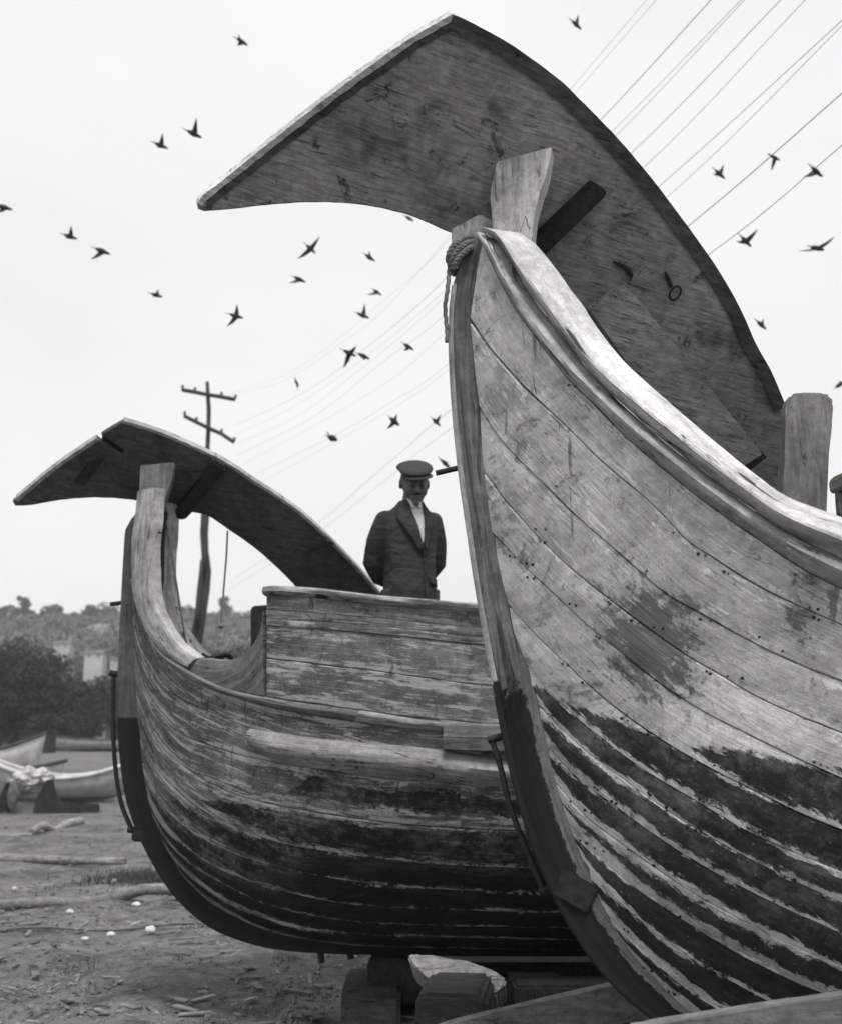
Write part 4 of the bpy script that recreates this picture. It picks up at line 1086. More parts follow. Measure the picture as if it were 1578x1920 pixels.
def tree(X, Y, z0, H, W, label, mat, group=None, nl=900, leaf=.3, trunk=.3, clumps=10, name='tree'):
    root = empty(name, (X, Y, z0)); tag(root, label, 'tree', group)
    tr = H*trunk; V, Fc = [], []
    tube_data([(0, 0, -.3), (W*.03, 0, tr*.6), (0, .05*W, tr), (W*.04, 0, H*.7)], [W*.06, W*.05, W*.04, W*.015], 8, V, Fc)
    for k in range(4):
        a = k*1.7+X; tube_data([(0, 0, tr*.9), (math.cos(a)*W*.2, math.sin(a)*W*.2, H*.55), (math.cos(a)*W*.36, math.sin(a)*W*.36, H*.72)], [W*.03, W*.02, W*.008], 6, V, Fc)
    mesh_obj('trunk', V, Fc, M['bark'], root)
    V, Fc = [], []
    for k in range(clumps):
        a = random.random()*6.3; rr = random.random()**.6*W*.36; zz = random.uniform(tr+.1*H, H*.88)
        sh = math.sqrt(max(.1, 1-((zz-(tr+H)/2)/((H-tr)*.62))**2)); cr = W*random.uniform(.14, .24)
        leaves(V, Fc, Vector((math.cos(a)*rr*sh, math.sin(a)*rr*sh, zz)), (cr, cr, cr*.8), nl//clumps, leaf)
    mesh_obj('crown', V, Fc, mat, root, False)
# trees along the ridge
for i, x in enumerate([4, 22, 64, 84, 102, 116, 132, 160, 180, 204, 222, 306, 326, 345, 362, 405, 452]):
    q = at(x, 1150, 322); h_ = random.uniform(4.2, 8); tree(q.x, 322, hz(q.x, 322)-.5, h_, h_*random.uniform(.9, 1.6), 'small distant tree in the row along the hilltop', M['leafmid'], 'trees along the hilltop', 420, .55, .15, 7)
q = at(45, 1140, 320); tree(q.x, 320, hz(q.x, 320)-.5, 10.6, 5.0, 'tallest lone round topped tree on the hilltop at far left', M['leafmid'], None, 800, .45, .45, 9)
q = at(425, 1140, 318); tree(q.x, 318, hz(q.x, 318)-.5, 9.5, 7.5, 'tall loose tree on the hilltop behind the hanging line', M['leafmid'], None, 600, .5, .2, 9)
# dark trees at the back of the shore
TL = ['big dark tree at the left edge of the shore behind the white boat', 'broad dark tree right of the leftmost one, above the dark shed', 'lower dark tree just left of the white hut', 'dark tree rising behind the white hut',
      'dark tree close beside the farther post', 'tall dark tree second row, above the left boats', 'small dark bush between the shed and the hut', 'dark tree seen low through the farther boat between rail and bulwark', 'dark tree behind the far bulwark end']
for i, (x, yb, Y, ht, wd) in enumerate([(-10, 1392, 78, 8.2, 8), (62, 1392, 80, 7.6, 7.5), (128, 1390, 84, 5.6, 6), (196, 1385, 100, 6.6, 6.5), (232, 1388, 95, 7.5, 6), (20, 1385, 100, 10.5, 9), (112, 1393, 76, 2.6, 4.5), (400, 1388, 92, 8.8, 9), (470, 1388, 100, 9.5, 9)]):
    q = at(x, yb, Y); tree(q.x, Y, -.2, ht, wd, TL[i], M['leafdark'], None, 5200, .16, .12, 26)
V, Fc = [], []
for i in range(330):
    X = random.uniform(-75, 55); Y = random.uniform(96, 122) if i < 150 else random.uniform(115, 215); r_ = random.uniform(.8, 1.7)*(1 if i < 150 else 1.35); leaves(V, Fc, Vector((X, Y, max(0, hz(X, Y))+r_*.6)), (r_*1.4, r_, r_), 110, .3)
tag(mesh_obj('hedge', V, Fc, M['leafdark'], None, False), 'dark undergrowth along the foot of the hill', 'undergrowth', kind='stuff')
def house(x, y, Y, wd, ht, rf, label, mw, z0=None, nw=2, ry=0):
    q = at(x, y, Y); root = empty('house', (q.x, Y, hz(q.x, Y) if z0 is None else z0), ry); tag(root, label, 'house')
    base = q.z-root.location.z
    bm_obj('wall', box_bm((0, 0, base/2+ht/2-.5), (wd, wd*.8, ht+base+1), None, .02), mw, root)
    zt = base+ht; a = wd*.56; b_ = wd*.46
    V = [(-a, -b_, zt), (a, -b_, zt), (a, b_, zt), (-a, b_, zt), (-a, 0, zt+rf), (a, 0, zt+rf)]
    mesh_obj('roof', V, [(0, 1, 5, 4), (2, 3, 4, 5), (0, 4, 3), (1, 2, 5), (3, 2, 1, 0)], M['roof'], root, False)
    for k in range(nw):
        fx = (k+.5)/nw*wd-wd/2; f = bm_obj('window', box_bm((fx, -wd*.4-.02, base+ht*.55), (wd*.12, .06, ht*.3), None, .0), M['sbd'], root)
        bm_obj('sill', box_bm((fx, -wd*.4-.06, base+ht*.38), (wd*.16, .1, .06), None, 0), mw, f)
M['roof'] = plain_mat('roof_tiles', .12, .3, 3); M['plaster'] = plain_mat('white_plaster', .42, .15, .6)
house(180, 1236, 150, 2.6, .8, .5, 'white house among trees left of the farther post', M['plaster'])
house(120, 1216, 205, 3.2, .9, .6, 'pale low house half hidden in scrub above the dark trees', M['plaster'])
house(14, 1212, 215, 4.4, 1.4, .6, 'pale house on the hillside at left edge', M['plaster'], nw=3)
house(185, 1207, 230, 5.0, .9, .5, 'long pale house highest on the slope', M['plaster'], nw=4)
house(214, 1258, 128, .8, 1.2, .4, 'narrow pale house beside the farther post', M['plaster'], nw=1)
house(82, 1258, 140, 1.0, .7, .3, 'tiny white hut showing through the dark trees', M['plaster'], nw=1)
house(190, 1374, 95, 1.9, 1.3, 1.1, 'small white gabled hut at the foot of the trees', M['plaster'], 0, 1, R(84))
q = on_ground(70, 1412, 0); root = empty('shed', q); tag(root, 'low dark timber shed behind the small rowing boats', 'shed')
bm_obj('wall', box_bm((0, 0, .62), (1.75, 1.4, 1.3), None, .02), M['cleat'], root); bm_obj('roof', box_bm((0, 0, 1.3), (1.9, 1.6, .07), None, .01), M['cleat'], root); bm_obj('door', box_bm((.2, -.72, .5), (.6, .05, 1.0), None, .01), M['sbd'], root)

# ================================================================== POLE AND WIRES
PY_ = 23.0
pole = empty('utility_pole', Vector((at(360, 1215, PY_).x, PY_, 0))); tag(pole, 'crooked wooden utility pole with two tilted crossarms behind the far boat', 'utility pole')
M['pole'] = timber_mat('pole_timber', .05, .6, 1.5, (30, 30, 3), .5, .5)
def pp(x, y, dy=0): return at(x, y, PY_+dy)-pole.location
up = [(389, 716), (390, 735), (392, 770), (391, 810), (389, 848), (388, 900), (386, 950), (383, 1000), (385, 1045), (380, 1090)]
V, Fc = tube_data([pp(x, y) for x, y in up], [.04, .045, .05, .05, .052, .085, .095, .09, .08, .07], 10); mesh_obj('upper_pole', V, Fc, M['pole'], pole)
lo = [(387, 1040), (388, 1070), (384, 1105), (378, 1140), (372, 1180), (366, 1215), (356, 1300), (352, 1420)]
V, Fc = tube_data([pp(x, y, .08) for x, y in lo], [.07, .10, .12, .13, .13, .14, .15, .16], 10); mesh_obj('lower_pole', V, Fc, M['pole'], pole)
lo = [(378, 1050), (377, 1080), (374, 1110), (371, 1150), (368, 1180)]
V, Fc = tube_data([pp(x, y, -.1) for x, y in lo], [.03, .05, .06, .06, .04], 8); mesh_obj('splice_post', V, Fc, M['pole'], pole)
for j, px in enumerate(([(342, 731), (365, 735), (390, 740), (415, 744), (441, 749)], [(346, 780), (368, 791), (392, 803), (415, 813), (439, 829)])):
    V, Fc = tube_data([pp(x, y, -.06) for x, y in px], .048, 6); mesh_obj('crossarm', V, Fc, M['pole'], pole, False)
    for x, y in (px[0], px[1], px[3], px[4]):
        V, Fc = tube_data([pp(x, y, -.06), pp(x+1, y-7, -.06), pp(x+1, y-9, -.06)], [.02, .035, .02], 8); mesh_obj('insulator', V, Fc, M['sbd'], pole)
WD = (at(1332, 0, 7)-at(441, 740, PY_)); WD.z = 0; WD.normalize(); WN = Vector((-WD.y, WD.x, 0))
wires = [
 ([(441, 736), (539, 701), (622, 645), (717, 565), (830, 462), (1083, 168), (1236, -8)], .0016, 'faint wire from the upper crossarm, the leftmost in the open sky', 0),
 ([(441, 797), (527, 758), (596, 720), (685, 653), (818, 539), (1128, 222), (1340, -9)], .0032, 'darkest wire at upper right, crossing the top edge', 0),
 ([(415, 742), (527, 716), (640, 644), (760, 538), (1070, 166), (1218, -8)], .0015, 'faint wire just left of the leftmost clear one', .1),
 ([(441, 815), (558, 758), (685, 670), (825, 552), (1145, 248), (1396, -8)], .002, 'thin wire running just right of the darkest one', 0),
 ([(441, 834), (558, 780), (685, 685), (825, 565), (1158, 250), (1402, -8)], .002, 'thin wire close beside its twin, right of the darkest wire', .05),
 ([(441, 856), (590, 780), (717, 679), (834, 590), (1190, 280), (1470, -8)], .0024, 'clear thin wire in the middle of the upper right bundle', 0),
 ([(447, 875), (622, 780), (752, 698), (837, 622), (1210, 310), (1516, -8)], .002, 'faint wire right of the middle one in the bundle', 0),
 ([(460, 900), (641, 809), (742, 749), (840, 682), (1240, 345), (1590, 27)], .0024, 'wire that leaves the right edge just below the top corner', 0),
 ([(470, 915), (641, 822), (742, 762), (840, 694), (1258, 362), (1590, 36)], .002, 'faint twin of the wire leaving near the top right corner', 0),
 ([(440, 1085), (600, 978), (695, 896), (780, 824), (843, 770), (1300, 415), (1590, 164)], .0032, 'dark wire crossing the right edge below the upper corner', 0),
 ([(430, 1105), (580, 1010), (717, 905), (843, 805), (1335, 472), (1590, 262)], .0025, 'lowest wire at right, passing under the gliding birds', 0),
]
for px, r_, lb, off in wires:
    P0 = at(px[0][0], px[0][1], PY_+off*3); Q = [on_plane(v.x, v.y, P0, WN) for v in catmull(px, 70)]
    o = tube('power_wire', [q-P0 for q in Q], [r_*max(.6, 1-max(0, q.y-7)*.06) for q in Q], M['sbd'], None, 5); o.location = P0
    tag(o, lb, 'wire', 'wires from the crooked pole')

# ================================================================== BIRDS
def bird(x, y, ln, ang, w1, l1, w2, l2, label, Y=None, fat=1.0):
    Y = Y or random.uniform(11, 15); sc = Y/F_PX*1.05; L = ln*sc
    root = empty('bird', at(x, y, Y)); tag(root, label, 'bird', 'birds flying over the boats')
    a = R(ang); d = Vector((math.cos(a), .25, math.sin(a))).normalized(); up_ = d.cross(NY).normalized()*-1; sd_ = d.cross(up_).normalized()
    prof = [(-.62, .02), (-.5, .05), (-.36, .05), (-.25, .085), (-.08, .135), (.1, .15), (.24, .115), (.32, .085), (.40, .085), (.46, .06), (.50, .028), (.56, .008)]
    V, Fc = [], []; m = 10
    for t, r_ in prof:
        for k in range(m):
            q = 2*math.pi*k/m; fl = 1.0 if t > -.3 else .35
            V.append(d*(t*L)+up_*(r_*fat*L*math.sin(q)*fl)+sd_*(r_*fat*L*math.cos(q)))
    n = len(prof)
    for i in range(n-1):
        for k in range(m): Fc.append((i*m+k, i*m+(k+1) % m, (i+1)*m+(k+1) % m, (i+1)*m+k))
    Fc += [tuple(range(m))[::-1], tuple(range((n-1)*m, n*m))]
    mesh_obj('body', V, Fc, M['bird'], root)
    for wa, wl_, sdn in ((w1, l1, -1), (w2, l2, 1)):
        if wl_ <= 0: continue
        b_ = R(wa); e = Vector((math.cos(b_), sdn*random.uniform(.3, .9), math.sin(b_))).normalized(); l_ = wl_*sc*.92
        V, Fc = [], []; kk = 9
        for i in range(kk):
            t = i/(kk-1); c_ = d*(.10*L-.12*L*t*t)+e*(l_*t)-Vector((0, 0, 1))*0+up_*(.05*L*math.sin(math.pi*t)); ch = .14*L*(1-t**1.6)+.006*L
            for s1, s2 in ((1, 1), (1, -1), (-1, -1), (-1, 1)): V.append(c_+d*(ch*s1*(1 if s1 > 0 else 1.2))+sd_.cross(d)*0+up_*(.010*L*s2))
        for i in range(kk-1):
            for k in range(4): Fc.append((i*4+k, i*4+(k+1) % 4, (i+1)*4+(k+1) % 4, (i+1)*4+k))
        Fc += [(3, 2, 1, 0), tuple(range((kk-1)*4, kk*4))]
        mesh_obj('wing', V, Fc, M['bird'], root)
for b_ in [
 (452, 77, 30, -28, 110, 14, 215, 12, 'highest bird left of the big rudder, wings nearly closed'),
 (1078, 45, 30, -38, 70, 20, 150, 6, 'bird in the top sky just right of the rudder peak'),
 (362, 250, 36, -22, 62, 34, 100, 12, 'larger of two neighbouring birds left of the big rudder, wing raised'),
 (300, 272, 32, -18, 65, 26, 200, 8, 'smaller left bird of the pair left of the big rudder'),
 (6, 388, 34, -12, 250, 20, 80, 6, 'bird cut by the left edge of the photo'),
 (130, 443, 30, -14, 60, 24, 190, 10, 'upper left bird of the pair at far left, wing raised'),
 (190, 470, 34, -18, 235, 30, 150, 8, 'lower right bird of the pair at far left, wing lowered'),
 (292, 553, 26, -12, 50, 14, 190, 8, 'small lone bird at left, halfway down the sky'),
 (441, 592, 30, -12, 75, 24, 228, 28, 'bird with one wing up and one down above the crooked pole'),
 (581, 465, 28, -40, 42, 32, 208, 38, 'bird with both wings spread below the rudder tip edge'),
 (692, 482, 26, -32, 80, 12, 200, 5, 'thin bird below the middle of the big rudder'),
 (560, 523, 28, -22, 225, 30, 120, 5, 'bird under the spread winged one, wing trailing down'),
 (706, 547, 22, -32, 215, 28, 60, 5, 'pale small bird above the pair of overlapping wings'),
 (679, 591, 28, -18, 75, 24, 130, 14, 'bird with raised wings right below the pale small one'),
 (653, 661, 30, -22, 35, 22, 250, 34, 'left bird of two flying nose to tail'),
 (680, 667, 28, -22, 285, 16, 150, 10, 'right bird of two flying nose to tail'),
 (764, 649, 26, -30, 245, 20, 60, 6, 'bird nearest left of the big boat post, wing down'),
 (556, 717, 18, -60, 100, 12, 280, 18, 'small blurred bird right of the upper crossarm'),
 (622, 821, 22, -20, 130, 18, 40, 14, 'plump dark bird head on above the man', None, 1.9),
 (738, 789, 26, -38, 60, 16, 225, 22, 'plump bird high above the cap of the man', None, 1.4),
 (816, 790, 24, -42, 48, 18, 200, 5, 'small bird close to the edge of the big post'),
 (833, 868, 28, -42, 150, 18, 30, 8, 'bird just above the peg of the big post'),
 (766, 409, 22, -25, 160, 10, 40, 4, 'bird half hidden under the lower edge of the big rudder'),
 (1347, 325, 30, -38, 60, 20, 165, 14, 'bird among the wires, left of the three at right'),
 (1450, 295, 26, -20, 160, 18, 260, 28, 'bird close to the dark wire at right'),
 (1528, 320, 34, -38, 215, 40, 350, 26, 'bird with a wing laid along the wire at right edge'),
 (1396, 451, 32, -42, 35, 34, 165, 20, 'bird just above the lowest wire, one wing high'),
 (1529, 465, 34, -8, 28, 42, 172, 38, 'gliding bird with both wings outspread at right edge'),
 (1425, 608, 28, -38, 60, 12, 150, 5, 'lone bird right of the big rudder back edge'),
 (1572, 722, 28, 35, 90, 10, 200, 5, 'bird cut by the right edge above the bitt post'),
]: bird(*b_)

# ================================================================== MAN STANDING IN THE FARTHER BOAT
MY = 6.5
man = empty('person', (at(774, 1120, MY).x, MY, deckz)); tag(man, 'man in flat cap and dark jacket, hands behind back, standing in the farther boat', 'person')
man.rotation_euler = (0, R(-1.0), R(15))
M['skin'] = plain_mat('weathered_skin', .125, .2, 30, .7, .2)
M['jacket'] = (lambda s: s.done(s.math('MULTIPLY', s.ramp(s.noise(s.obj(), 190, 3, .7), .3, .7, .6, 1.4), s.math('MULTIPLY', s.ramp(s.noise(s.obj(), 5, 3, .5), .3, .7, .75, 1.3), .034)), s.math('ADD', s.noise(s.map(s.obj(), (6, 6, 11)), 1.3, 3, .5, .8), s.math('MULTIPLY', s.noise(s.obj(), 250, 2), .03)), .75, .025, .95))(NB('dark_wool_cloth'))
M['shirt'] = plain_mat('pale_shirt_cloth', .55, .15, 30, .9, .4, .01)
M['cap'] = plain_mat('cap_tweed', .045, .5, 120, .95, .4)
M['trousers'] = plain_mat('dark_trousers_cloth', .05, .3, 20, .9, .6, .01)
M['hair'] = plain_mat('dark_hair', .02, .4, 90, .7, .6)
def ell(V, Fc, c_, r_, seg=14, rings=10, Mx=None):
    b_ = len(V); c_ = Vector(c_)
    for i in range(rings+1):
        th = math.pi*i/rings
        for k in range(seg):
            ph = 2*math.pi*k/seg; q = Vector((r_[0]*math.sin(th)*math.cos(ph), r_[1]*math.sin(th)*math.sin(ph), r_[2]*math.cos(th)))
            V.append(c_+(Mx @ q if Mx else q))
    for i in range(rings):
        for k in range(seg): Fc.append((b_+i*seg+k, b_+i*seg+(k+1) % seg, b_+(i+1)*seg+(k+1) % seg, b_+(i+1)*seg+k)[::-1])
def loft(V, Fc, rings, seg=28):
    """rings: (cx, cy, z, rx, ry)"""
    b_ = len(V)
    for cx, cy, z, rx, ry in rings:
        for k in range(seg):
            a = 2*math.pi*k/seg; ca, sa = math.cos(a), math.sin(a); e = .85
            V.append(Vector((cx+rx*math.copysign(abs(ca)**e, ca), cy+ry*math.copysign(abs(sa)**e, sa), z)))
    n = len(rings)
    for i in range(n-1):
        for k in range(seg): Fc.append((b_+i*seg+k, b_+i*seg+(k+1) % seg, b_+(i+1)*seg+(k+1) % seg, b_+(i+1)*seg+k))
    Fc.append(tuple(range(b_, b_+seg))[::-1]); Fc.append(tuple(range(b_+(n-1)*seg, b_+n*seg)))
def fused(name, V, Fc, vox, mat, parent, smooth=4, disp=None):
    """closed overlapping volumes become one continuous surface"""
    bm = bmesh.new(); bv = [bm.verts.new(v) for v in V]
    for f in Fc:
        try: bm.faces.new([bv[i] for i in f])
        except ValueError: pass
    bmesh.ops.remove_doubles(bm, verts=bm.verts, dist=1e-6)
    bmesh.ops.recalc_face_normals(bm, faces=bm.faces)
    o = bm_obj(name, bm, mat, parent, True, 180)
    m = o.modifiers.new('fuse', 'REMESH'); m.mode = 'VOXEL'; m.voxel_size = vox; m.use_smooth_shade = True
    m = o.modifiers.new('smooth', 'SMOOTH'); m.iterations = smooth; m.factor = .5
    return o
HT = Matrix.Translation(Vector((.022, -.050, 1.568))) @ Matrix.Rotation(R(-4), 4, 'Z') @ Matrix.Rotation(R(19), 4, 'X') @ Matrix.Scale(1.09, 4)
V, Fc = [], []
hv, hf = [], []
ell(hv, hf, (0, .008, .014), (.076, .096, .098), 20, 14); ell(hv, hf, (0, -.03, -.060), (.058, .060, .060))
tube_data([(0, -.094, .014), (0, -.108, -.010), (0, -.118, -.026), (0, -.100, -.034)], [.009, .011, .015, .010], 8, hv, hf)
ell(hv, hf, (-.012, -.100, -.028), (.009, .011, .008), 8, 6); ell(hv, hf, (.012, -.100, -.028), (.009, .011, .008), 8, 6)
tube_data([(-.052, -.066, .030), (-.028, -.088, .036), (0, -.092, .034), (.028, -.088, .036), (.052, -.066, .030)], [.005, .008, .007, .008, .005], 8, hv, hf)
for q in (-1, 1):
    ell(hv, hf, (q*.040, -.058, -.030), (.028, .030, .040), 12, 8); ell(hv, hf, (q*.080, .008, -.002), (.009, .020, .033), 10, 8, Matrix.Rotation(q*R(20), 3, 'Z'))
    ell(hv, hf, (q*.029, -.077, .006), (.019, .017, .015), 10, 8)
tube_data([(-.024, -.084, -.060), (0, -.094, -.057), (.024, -.084, -.060)], [.004, .007, .004], 8, hv, hf)
tube_data([(-.021, -.083, -.070), (0, -.091, -.070), (.021, -.083, -.070)], [.004, .008, .004], 8, hv, hf)
ell(hv, hf, (0, -.075, -.098), (.024, .020, .018), 10, 8)
V = [HT @ v for v in hv]; Fc = list(hf)
tube_data([(.0, .02, 1.36), (.008, .0, 1.45), (.02, -.03, 1.54)], [.064, .058, .056], 14, V, Fc)
loft(V, Fc, [(0, .01, .86, .15, .10), (0, .01, 1.0, .145, .10), (0, .01, 1.2, .16, .105), (0, .01, 1.33, .165, .09), (0, .01, 1.40, .10, .07)])
ARM = [[(-.150, .01, 1.35), (-.198, .045, 1.21), (-.213, .085, 1.08), (-.16, .15, 1.0), (-.07, .185, .965)], [(.150, .01, 1.35), (.180, .040, 1.21), (.190, .09, 1.09), (.13, .16, 1.0), (.05, .185, .98)]]
for A in ARM: tube_data(A, [.045, .042, .038, .032, .026], 12, V, Fc)
for q, A in ((-1, ARM[0]), (1, ARM[1])):   # hands joined at the small of the back
    w_ = Vector(A[-1]); d = Vector((-q*.9, .1, -.25)).normalized(); ell(V, Fc, w_+d*.045, (.045, .018, .034))
    for f in range(4):
        b0 = w_+d*.075+Vector((0, .0, .026-.017*f)); ln = (.062, .072, .068, .052)[f]
        tube_data([b0, b0+d*ln*.5+Vector((0, .006, 0)), b0+d*ln*.85+Vector((0, -.012, -.006))], [.0095, .009, .0075], 8, V, Fc)
    b0 = w_+d*.02+Vector((0, .0, .028)); tube_data([b0, b0+d*.03+Vector((0, .012, .02)), b0+d*.055+Vector((0, .008, .022))], [.011, .010, .008], 8, V, Fc)
for q in (-1, 1): tube_data([(q*.085, .01, .92), (q*.09, .0, .50), (q*.095, .015, .12), (q*.095, .0, .06)], [.085, .058, .04, .04], 12, V, Fc); ell(V, Fc, (q*.095, -.05, .04), (.042, .12, .036))
fused('body', V, Fc, .0060, M['skin'], man, 6)
for q in (-1, 1):
    bm = bmesh.new(); bmesh.ops.create_uvsphere(bm, u_segments=10, v_segments=8, radius=.0105); bm.transform(Matrix.Diagonal((1.2, .55, .38, 1))); bm.transform(HT @ Matrix.Translation(Vector((q*.029, -.0905, .001)))); bm_obj('eye', bm, M['cap'], man)
V, Fc = [], []; tube_data([HT @ Vector(p_) for p_ in [(-.026, -.090, -.050), (-.010, -.102, -.045), (.010, -.102, -.045), (.026, -.090, -.050)]], [.003, .006, .006, .003], 8, V, Fc); mesh_obj('moustache', V, Fc, M['hair'], man)
V, Fc = [], []; ell(V, Fc, (0, .022, .022), (.080, .092, .080), 16, 10); V = [HT @ v for v in V]
bm = bmesh.new(); bv = [bm.verts.new(v) for v in V]
for f in Fc:
    try: bm.faces.new([bv[i] for i in f])
    except ValueError: pass
bm_obj('hair', bm, M['hair'], man)
# jacket
_w = .90
JR = [(cx, cy, z, rx*_w, ry) for cx, cy, z, rx, ry in [(0.0, .01, .70, .195, .145), (0, .01, .78, .190, .142), (-.002, .01, .90, .186, .138), (0, .01, 1.0, .180, .133), (0, .01, 1.10, .180, .130), (0, .01, 1.2, .192, .130), (0, .01, 1.28, .203, .126), (0, .01, 1.34, .203, .112), (0.002, .01, 1.385, .170, .092), (.004, .005, 1.425, .115, .075), (.008, .0, 1.465, .082, .068)]]
V, Fc = [], []; loft(V, Fc, JR, 40)
for A in ARM: tube_data([A[0], tuple(Vector(A[0]).lerp(Vector(A[1]), .5)), A[1], tuple(Vector(A[1]).lerp(Vector(A[2]), .55)+Vector((0, 0, 0))), A[2], tuple(Vector(A[2]).lerp(Vector(A[3]), .5)), A[3], tuple(Vector(A[3]).lerp(Vector(A[4]), .7))], [.066, .070, .070, .070, .070, .064, .056, .046], 16, V, Fc)
ell(V, Fc, (-.150, .01, 1.352), (.066, .062, .050)); ell(V, Fc, (.150, .01, 1.352), (.066, .062, .050))
def crease(p0, p1, r_):
    p0, p1 = Vector(p0), Vector(p1); tube_data([p0, p0.lerp(p1, .3)+Vector((0, -.004, .004)), p0.lerp(p1, .7)+Vector((0, -.004, .003)), p1], [r_*.3, r_, r_*.8, r_*.25], 8, V, Fc)
def front(x, z, off=0):
    for i in range(len(JR)-1):
        a, b_ = JR[i], JR[i+1]
        if a[2] <= z <= b_[2]:
            t = (z-a[2])/(b_[2]-a[2]); cx, cy, rx, ry = [a[k]+(b_[k]-a[k])*t for k in (0, 1, 3, 4)]
            u = min(.98, abs(x-cx)/rx); ca = u**(1/.85); return cy-ry*(math.sqrt(1-ca*ca))**.85-off
    return 0
for (x0, z0, x1, z1, r_) in [(.06, 1.03, -.12, 1.00, .011), (.07, 1.0, -.11, .90, .012), (.075, .99, -.05, .82, .012), (.08, 1.0, .14, .90, .010), (.05, 1.08, -.08, 1.12, .009), (-.13, 1.25, -.15, 1.08, .010), (.08, .97, .12, .80, .009)]:
    crease((x0, front(x0, z0, -.004), z0), (x1, front(x1, z1, -.004), z1), r_)
for A, q in ((ARM[0], -1), (ARM[1], 1)):
    for t in (.2, .45, .7, .9):
        c_ = Vector(A[1]).lerp(Vector(A[2]), t); crease(c_+Vector((-q*.05, -.045, .012)), c_+Vector((q*.062, -.01, -.018)), .011)
fused('jacket', V, Fc, .0075, M['jacket'], man, 3)
def drape(name, left, right, off, thick, mat, n=14, m=6):
    V = []
    for s_ in (0, 1):
        for (lx, lz), (rx, rz_) in zip(catmull(left, n), catmull(right, n)):
            for k in range(m):
                t = k/(m-1); x, z = lx+(rx-lx)*t, lz+(rz_-lz)*t; V.append(Vector((x, front(x, z, off)+s_*thick, z)))
    Fc = []; q = n*m
    for i in range(n-1):
        for k in range(m-1):
            a = i*m+k; Fc += [(a, a+1, a+m+1, a+m), (q+a+1, q+a, q+a+m, q+a+m+1)]
    for i in range(n-1):
        a = i*m; Fc += [(a, a+m, q+a+m, q+a), (a+m+m-1, a+m-1, q+a+m-1, q+a+m+m-1)]
    for k in range(m-1):
        Fc += [(k+1, k, q+k, q+k+1), ((n-1)*m+k, (n-1)*m+k+1, q+(n-1)*m+k+1, q+(n-1)*m+k)]
    return mesh_obj(name, V, Fc, mat, man)
drape('shirt', [(-.030, 1.462), (-.010, 1.38), (.02, 1.28), (.048, 1.175)], [(.062, 1.462), (.070, 1.38), (.066, 1.28), (.056, 1.175)], .009, .02, M['shirt'])
drape('lapel', [(-.072, 1.455), (-.105, 1.36), (-.085, 1.30), (.03, 1.125)], [(-.030, 1.463), (-.008, 1.37), (.022, 1.28), (.056, 1.135)], .020, .018, M['jacket'])
drape('lapel', [(.060, 1.463), (.068, 1.37), (.064, 1.28), (.060, 1.145)], [(.082, 1.45), (.125, 1.36), (.118, 1.29), (.075, 1.12)], .018, .016, M['jacket'])
drape('collar', [(-.036, 1.463), (-.018, 1.43), (-.006, 1.40)], [(-.018, 1.464), (.002, 1.43), (.012, 1.408)], .024, .01, M['shirt'], 6, 4)
drape('collar', [(.040, 1.464), (.036, 1.43), (.036, 1.41)], [(.060, 1.463), (.058, 1.43), (.052, 1.40)], .024, .01, M['shirt'], 6, 4)
drape('front_edge', [(.052, 1.14), (.056, 1.0), (.060, .85), (.062, .72)], [(.066, 1.13), (.069, 1.0), (.072, .85), (.074, .72)], .014, .014, M['jacket'], 14, 3)
bm = bmesh.new(); bmesh.ops.create_cone(bm, cap_ends=True, segments=12, radius1=.011, radius2=.011, depth=.006); bm.transform(Matrix.Translation(Vector((.066, front(.066, 1.115, .022), 1.115))) @ Matrix.Rotation(R(90), 4, 'X')); bm_obj('button', bm, M['hair'], man)
bm = bmesh.new(); bmesh.ops.create_cone(bm, cap_ends=True, segments=12, radius1=.010, radius2=.010, depth=.006); bm.transform(Matrix.Translation(Vector((.066, front(.066, .99, .020), .99))) @ Matrix.Rotation(R(90), 4, 'X')); bm_obj('button', bm, M['hair'], man)
drape('pocket_flap', [(.09, .975), (.09, .93)], [(.150, .965), (.154, .915)], .016, .014, M['jacket'], 6, 5)
V, Fc = [], []
for q in (-1, 1): tube_data([(q*.085, .01, .90), (q*.09, .0, .50), (q*.095, .01, .13), (q*.095, .0, .055)], [.105, .085, .075, .075], 14, V, Fc)
fused('trousers', V, Fc, .012, M['trousers'], man, 2)
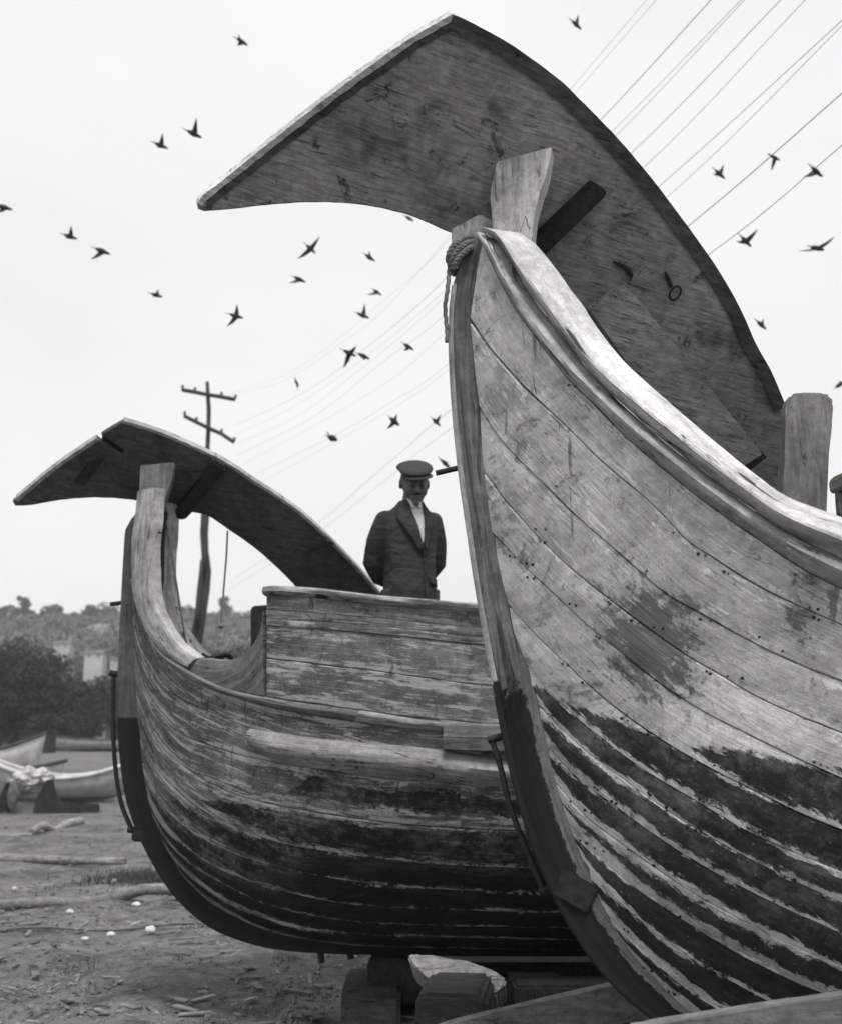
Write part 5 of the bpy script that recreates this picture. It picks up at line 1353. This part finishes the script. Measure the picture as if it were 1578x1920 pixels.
for q in (-1, 1):
    V, Fc = [], []; ell(V, Fc, (q*.095, -.055, .045), (.05, .135, .045)); mesh_obj('shoe', V, Fc, M['hair'], man)
# flat cap
CM = HT @ Matrix.Translation(Vector((.004, .004, .080))) @ Matrix.Rotation(R(4), 4, 'X') @ Matrix.Rotation(R(-7), 4, 'Y')
V, Fc = [], []
ell(V, Fc, (0, -.004, .010), (.101, .130, .030), 28, 12, Matrix.Rotation(R(9), 3, 'X')); ell(V, Fc, (-.012, .045, .016), (.094, .085, .034), 20, 10)
loft(V, Fc, [(0, .008, -.024, .083, .098), (0, .008, .0, .085, .100), (0, .008, .015, .082, .096)], 28)
V = [CM @ v for v in V]; fused('cap', V, Fc, .006, M['cap'], man, 4)
V, Fc = [], []; kk = 13
for s_ in (0, 1):
    for j in range(4):
        for i in range(kk):
            a = R(200)+R(140)*i/(kk-1); rr = .075+.016*j*max(0., math.sin(i/(kk-1)*math.pi))**.6
            V.append(CM @ Vector((rr*1.06*math.cos(a), rr*1.28*math.sin(a)+.004, -.014-.004*j-s_*.006)))
q = 4*kk
for j in range(3):
    for i in range(kk-1):
        a = j*kk+i; Fc += [(a, a+1, a+kk+1, a+kk), (q+a+1, q+a, q+a+kk, q+a+kk+1)]
for i in range(kk-1): Fc.append((3*kk+i, 3*kk+i+1, q+3*kk+i+1, q+3*kk+i))
mesh_obj('visor', V, Fc, M['cap'], man)

# ================================================================== SEA AIR
bm = box_bm((0, 250, 35), (1200, 620, 74), None, 0)
hb = bm_obj('haze', bm, None); tag(hb, kind='stuff')
hm = bpy.data.materials.new('sea_haze'); hm.use_nodes = True; hm.node_tree.nodes.clear()
pv = hm.node_tree.nodes.new('ShaderNodeVolumePrincipled'); pv.inputs['Density'].default_value = .0006; pv.inputs['Color'].default_value = (.95, .95, .95, 1); pv.inputs['Anisotropy'].default_value = .2
oo = hm.node_tree.nodes.new('ShaderNodeOutputMaterial'); hm.node_tree.links.new(pv.outputs[0], oo.inputs['Volume']); hb.data.materials.append(hm)
